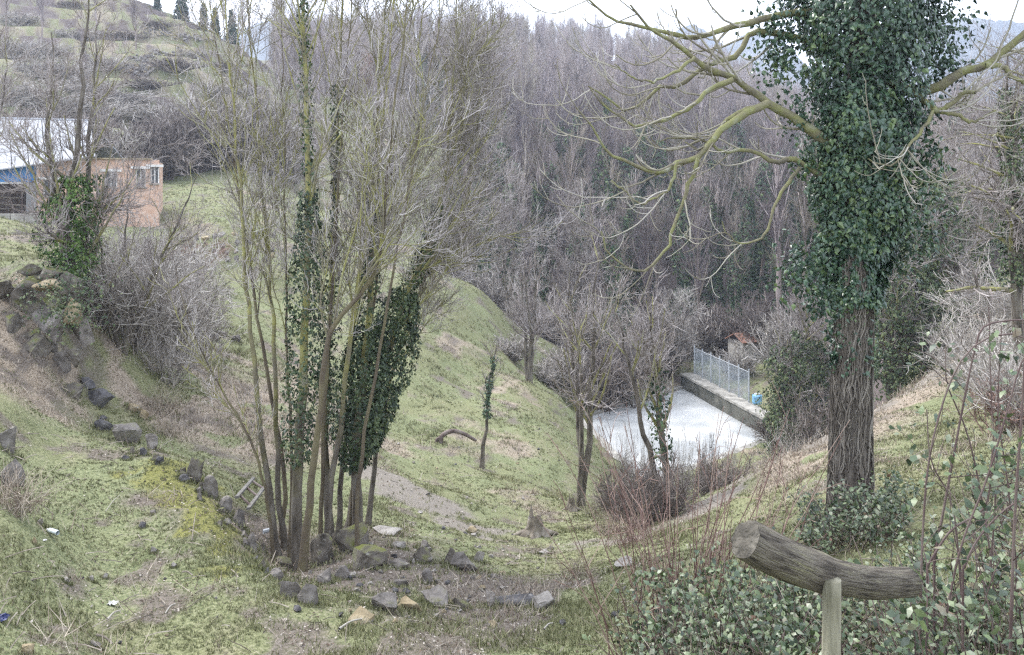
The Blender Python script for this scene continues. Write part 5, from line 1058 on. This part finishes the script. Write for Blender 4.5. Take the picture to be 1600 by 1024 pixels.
# ------------------------------------------------------------------ brambles
M_STRAWB = mat('dead_stems', [(.10, .075, .055), (.20, .165, .125), (.32, .28, .225)], .9, rough=.85, island=.7)
def bramble(label, seed, reg, nc, L, nl, size, hgt=(.3, -.25), twigs=2.2, m=None):
    """reg: (u0, u1, Y0, Y1) on the ground; arching canes with leaves in threes"""
    rng = np.random.default_rng(seed); Y = rng.uniform(reg[2], reg[3], nc); X = (rng.uniform(reg[0], reg[1], nc)-U0)/F*Y; Z = H(X, Y)
    st = np.column_stack([X, Y, Z-.03]); root = thing('bramble', label, 'bramble', (X.mean(), Y.mean(), Z.mean()))
    a = rng.uniform(0, 6.28, nc); d = nrm(np.column_stack([np.cos(a)*.55, np.sin(a)*.55, np.ones(nc)])); p = st; out = [st]; Lc = L*rng.uniform(.5, 1.25, nc); K = 12
    for k in range(1, K):
        d = nrm(d+rng.normal(size=(nc, 3))*.09+np.array([0, 0, hgt[0]+(hgt[1]-hgt[0])*k/K])*.6); p = p+d*(Lc/K)[:, None]; out.append(p)
    P = np.stack(out, 1); R = np.full((nc, 1), .0055)*np.linspace(1, .4, K)[None]
    p1, r1 = grow(rng, P, R, int(nc*twigs), 6, (.15, 1), (30, 70), 0, (.08, -.1), .15, .55, .0022, .4, .5, Labs=L*.38)
    part('canes', root, join([tubes(P, R, 5), tubes(p1, r1, 3)]), M_CANE, True)
    nd = int(nc*2.2); Yd = rng.uniform(reg[2], reg[3], nd); Xd = (rng.uniform(reg[0], reg[1], nd)-U0)/F*Yd; pd = np.column_stack([Xd, Yd, H(Xd, Yd)-.03]); dd = nrm(np.column_stack([rng.normal(size=(nd, 2))*.6, np.ones(nd)])); o_ = [pd]; Ld = L*rng.uniform(.3, .95, nd)
    for k in range(1, 7): dd = nrm(dd+rng.normal(size=(nd, 3))*.16-[0, 0, .03*k]); pd = pd+dd*(Ld/6)[:, None]; o_.append(pd)
    part('dry_stems', root, tubes(np.stack(o_, 1), np.full((nd, 1), .0034)*np.linspace(1, .5, 7)[None], 3), M_STRAWB)
    src = [P[:, 3:].reshape(-1, 3), p1[:, 1:].reshape(-1, 3)]; src = np.vstack(src)
    ks = rng.integers(0, len(src), nl//3); b = src[ks]+rng.normal(size=(len(ks), 3))*.03
    pos = np.repeat(b, 3, 0)+rng.normal(size=(len(b)*3, 3))*size*.55; o = rng.normal(size=(len(pos), 3))*.7+[0, -.35, .75]
    part('leaves', root, leaves(rng, pos, o, np.full(len(pos), size), hang=.35, tmpl=OVAL_T, fc=OVAL_F, jit=.3), m or M_BRAM)
bramble('leafy bramble thicket left of the rail post', 671, (1030, 1290, 5.0, 7.2), 190, .85, 7200, .05, twigs=3)
bramble('bramble and ivy undergrowth at the foot of the big ivy tree', 672, (1255, 1420, 8.4, 10.0), 110, .6, 3600, .055)
bramble('low bramble between rail and big ivy tree', 673, (1290, 1470, 5.0, 7.4), 120, .55, 3000, .046)
bramble('grey green bramble thicket in the bottom right corner', 674, (1420, 1640, 3.4, 5.2), 120, .95, 4000, .05, twigs=3)
bramble('sparse bramble on the bank at the right edge', 675, (1530, 1680, 6, 9.5), 60, .9, 1000, .05)
bramble('sparse bramble at the left end of the leafy thicket', 676, (970, 1060, 6.5, 8.2), 40, .8, 600, .042)
bramble('bramble right under the log below the post', 677, (1200, 1420, 3.5, 4.6), 80, .55, 2200, .045)
rng = np.random.default_rng(680); tr = [
 ([(1437, 1010), (1442, 830), (1455, 700), (1490, 585), (1530, 535), (1580, 522), (1640, 545)], 3.9, .0062), ([(1470, 1010), (1500, 860), (1545, 740), (1580, 620), (1600, 560), (1650, 500)], 3.7, .0055), ([(1578, 1024), (1586, 800), (1597, 640), (1604, 500)], 3.6, .0075), ([(1440, 900), (1485, 830), (1540, 790), (1552, 700), (1580, 640)], 4.0, .006),
 ([(1560, 1020), (1545, 850), (1515, 690), (1480, 600), (1478, 540)], 4.2, .006), ([(1505, 980), (1490, 800), (1455, 720), (1448, 640)], 4.0, .005), ([(1540, 950), (1555, 780), (1548, 600), (1545, 480)], 4.4, .005), ([(1590, 900), (1575, 760), (1560, 640), (1565, 510)], 4.4, .005), ([(1500, 900), (1530, 840), (1580, 790), (1640, 770)], 3.8, .006), ([(1455, 900), (1520, 560), (1545, 508), (1600, 500)], 4.1, .007)]
P = np.array([resample([px(u, v, Y) for u, v in t], 20) for t, Y, r in tr]); P[:, 0] = P[:, 1]; P[:, 0, 2] = H(P[:, 0, 0], P[:, 0, 1])-.05; R = np.array([r*np.linspace(1, .55, 20) for t, Y, r in tr])
root = thing('bramble', 'tall purple bramble canes arching at the right edge', 'bramble', P[:, 0].mean(0))
for a, b in zip(P, R): part('cane', root, tubes(a[None], b[None], 7), M_CANE, True)
p1, r1 = grow(rng, P, R, 46, 7, (.25, 1), (30, 70), 0, (.1, -.12), .15, .5, .002, .4, .5, Labs=.42)
part('side_shoots', root, tubes(p1, r1, 4), M_CANE, True)
src = np.vstack([p1[:, 2:].reshape(-1, 3), P[:, 8:].reshape(-1, 3)]); ks = rng.integers(0, len(src), 90); b = src[ks]
pos = np.repeat(b, 3, 0)+rng.normal(size=(270, 3))*.03
part('leaves', root, leaves(rng, pos, rng.normal(size=(270, 3))*.6+[0, -.5, .6], np.full(270, .052), hang=.6, tmpl=OVAL_T, fc=OVAL_F, jit=.3), M_BRAM)

# ------------------------------------------------------------------ grass and dry weeds (nobody could count these)
def blades(rng, X, Y, hgt, wid, nb, lean=.5):
    Z = H(X, Y); n = len(X); k = n*nb
    b = np.repeat(np.column_stack([X, Y, Z]), nb, 0)+np.column_stack([rng.normal(size=(k, 2))*np.repeat(hgt, nb)[:, None]*.55, np.zeros(k)])
    h = np.repeat(hgt, nb)*rng.uniform(.5, 1.3, k); w_ = np.repeat(wid, nb)*rng.uniform(.6, 1.3, k); a = rng.uniform(0, 6.28, k); ln = rng.normal(size=(k, 2))*lean
    s = np.column_stack([np.cos(a), np.sin(a), np.zeros(k)])*w_[:, None]; tip = b+np.column_stack([ln*h[:, None], h])
    b = b-[0, 0, .012]
    V_ = np.stack([b-s, b+s, tip], 1).reshape(-1, 3); return V_, None, np.arange(k*3).reshape(-1, 3)
M_GRASS = mat('grass_blades', [(.09, .098, .042), (.165, .175, .083), (.235, .235, .13), (.31, .29, .19)], .9, rough=.8, island=.55, pos=[.2, .42, .62, .85])
M_STRAW = mat('dry_straw', [(.15, .115, .09), (.28, .235, .18), (.40, .35, .285)], .9, rough=.85, island=.7)
rng = np.random.default_rng(900)
def samp(n, y0, y1, umin=-120, umax=1720):
    Y = np.exp(rng.uniform(math.log(y0), math.log(y1), n)); X = (rng.uniform(umin, umax, n)-U0)/F*Y; return X, Y
X, Y = samp(150000, 5.5, 72); tk, dr, ba, mo, wd = masks(X, Y)
den = fbm(X*1.3, Y*1.3, 71, 3)
pr = np.clip(1-tk*1.1, 0, 1)*np.clip(1-ba*.85, 0, 1)*np.clip(1-wd, 0, 1)*np.clip(1-dr*.55, 0, 1)*np.where(in_pond(X, Y) > -1, 0, 1)*sst(.25, .6, den)
k = rng.random(len(X)) < pr; X, Y = X[k], Y[k]
tall = fbm(X*.6, Y*.6, 72, 3); hg = (.016+.034*sst(.45, .78, tall))*(1+Y/22)
sx_ = []                                  # grass grown up round the feet of the stones
for (a0, b0_, r_) in STP:
    n_ = 46; an_ = rng.uniform(0, 6.28, n_); rr_ = r_*rng.uniform(.75, 1.25, n_); sx_.append(np.column_stack([a0+np.cos(an_)*rr_, b0_+np.sin(an_)*rr_*.8, .05*rng.uniform(.5, 1.3, n_)*np.clip(r_/.12, .5, 1.4)]))
sx_ = np.vstack(sx_); X = np.append(X, sx_[:, 0]); Y = np.append(Y, sx_[:, 1]); hg = np.append(hg, sx_[:, 2])

tag(link('grass', mesh('grass', *blades(rng, X, Y, hg, .0035*(1+Y/9), 6), M_GRASS)), 'short winter grass over the terrace and slopes', kind='stuff')
X, Y = samp(60000, 5.0, 46); tk, dr, ba, mo, wd = masks(X, Y); den = fbm(X*.9, Y*.9, 73, 3)
U_ = U0+F*X/Y
pr = np.clip(dr*(.45+.55*sst(11, 15, Y))+.04*sst(.5, .7, den)+.2*ba*sst(.45, .6, den)+.5*wd*(Y < 45), 0, 1)*np.clip(1-tk*.9, 0, 1)*np.where(in_pond(X, Y) > -1, 0, 1)
k = rng.random(len(X)) < pr; X, Y = X[k], Y[k]
hg = (.06+.16*fbm(X*.7, Y*.7, 74, 3)**2)*(1+Y/40); 
tag(link('dry_grass', mesh('dry_grass', *blades(rng, X, Y, hg, .0025*(1+Y/9), 5, .7), M_STRAW)), 'dry straw coloured grass and dead weeds on the banks', kind='stuff')
# dead leaves and bits of twig lying about
X, Y = samp(70000, 6, 40); tk, dr, ba, mo, wd = masks(X, Y); den = fbm(X*1.1, Y*1.1, 75, 3)
pr = np.clip(.10*sst(.45, .65, den)+.75*ba+.25*tk+.35*wd+.2*dr, 0, 1)*np.where(in_pond(X, Y) > -1, 0, 1)
k = rng.random(len(X)) < pr*.75; X, Y = X[k], Y[k]; Z = H(X, Y)+.012
M_LITT = mat('dead_leaves', [(.06, .042, .032), (.13, .095, .07), (.22, .18, .14), (.34, .31, .27)], 3, island=.8)
tag(link('leaf_litter', mesh('leaf_litter', *leaves(rng, np.column_stack([X, Y, Z]), np.tile([0, -.15, 1.], (len(X), 1)), .022*(1+Y/16), hang=.0, tmpl=OVAL_T, fc=OVAL_F, jit=.35), M_LITT)), 'dead leaves and bark scraps scattered on bare earth', kind='stuff')
n = 1500; X, Y = samp(n, 6, 34); Z = H(X, Y); a = rng.uniform(0, 6.28, n); L_ = rng.uniform(.05, .3, n)*(1+Y/30); dd = np.column_stack([np.cos(a), np.sin(a), rng.normal(size=n)*.12])*L_[:, None]
p0 = np.column_stack([X, Y, Z+.02]); k = in_pond(X, Y) < -1; Pt = np.stack([p0, p0+dd*.5+[0, 0, .012], p0+dd], 1)[k]
tag(link('twig_litter', mesh('twig_litter', *tubes(Pt, np.full((len(Pt), 3), .004)*(1+Y[k]/20)[:, None], 3), M_DEAD)), 'thin dead twigs strewn over the ground', kind='stuff')
# brown tuft of dead grass at the left edge
def tuft(label, g, n, h_, seed, m):
    rr = np.random.default_rng(seed); st = g+np.column_stack([rr.normal(size=(n, 2))*h_*.3, np.full(n, -.03)]); d = nrm(np.column_stack([rr.normal(size=(n, 2))*.5, np.ones(n)])); p = st; out = [st]; L_ = h_*rr.uniform(.5, 1.3, n)
    for k in range(4): d = nrm(d+rr.normal(size=(n, 3))*.12-[0, 0, .12*k]); p = p+d*(L_/4)[:, None]; out.append(p)
    root = thing('dry_grass_tuft', label, 'grass tuft', g); part('stalks', root, tubes(np.stack(out, 1), np.full((n, 1), .0035)*np.linspace(1, .4, 5)[None], 3), m)
tuft('tuft of dead pinkish stalks under the rock at the left edge', hit(22, 800), 220, .55, 1, M_STRAW)
tuft('dry stalks in front of the broad dark rock', hit(905, 900), 120, .4, 2, M_STRAW); tuft('dead weed stalks left of the red brown shoots', hit(985, 850), 160, .7, 3, M_REDST); tuft('dead brown weed clump beside the forked tree', hit(940, 808), 160, .9, 4, M_STRAW)
tuft('pale dead grass left of the brink bushes', hit(960, 835), 120, .5, 5, M_STRAW); tuft('dry stalks above the yellowish upright stone', hit(250, 640), 200, .7, 6, M_STRAW); tuft('dead stalks behind the rounded grey edge stone', hit(262, 680), 160, .5, 7, M_STRAW)

# ------------------------------------------------------------------ haze
hb = tag(link('haze', mesh('haze', *box((100, 700, 90), (3600, 1900, 480)))), 'thin winter haze filling the valley', kind='stuff')
hm = bpy.data.materials.new('haze'); hm.use_nodes = True; hn = hm.node_tree; hn.nodes.clear()
ho = hn.nodes.new('ShaderNodeOutputMaterial'); hv = hn.nodes.new('ShaderNodeVolumePrincipled'); hv.inputs['Density'].default_value = .0006; hv.inputs['Color'].default_value = (.70, .80, 1, 1); hv.inputs['Anisotropy'].default_value = .2
hn.links.new(hv.outputs[0], ho.inputs['Volume']); hb.data.materials.append(hm)
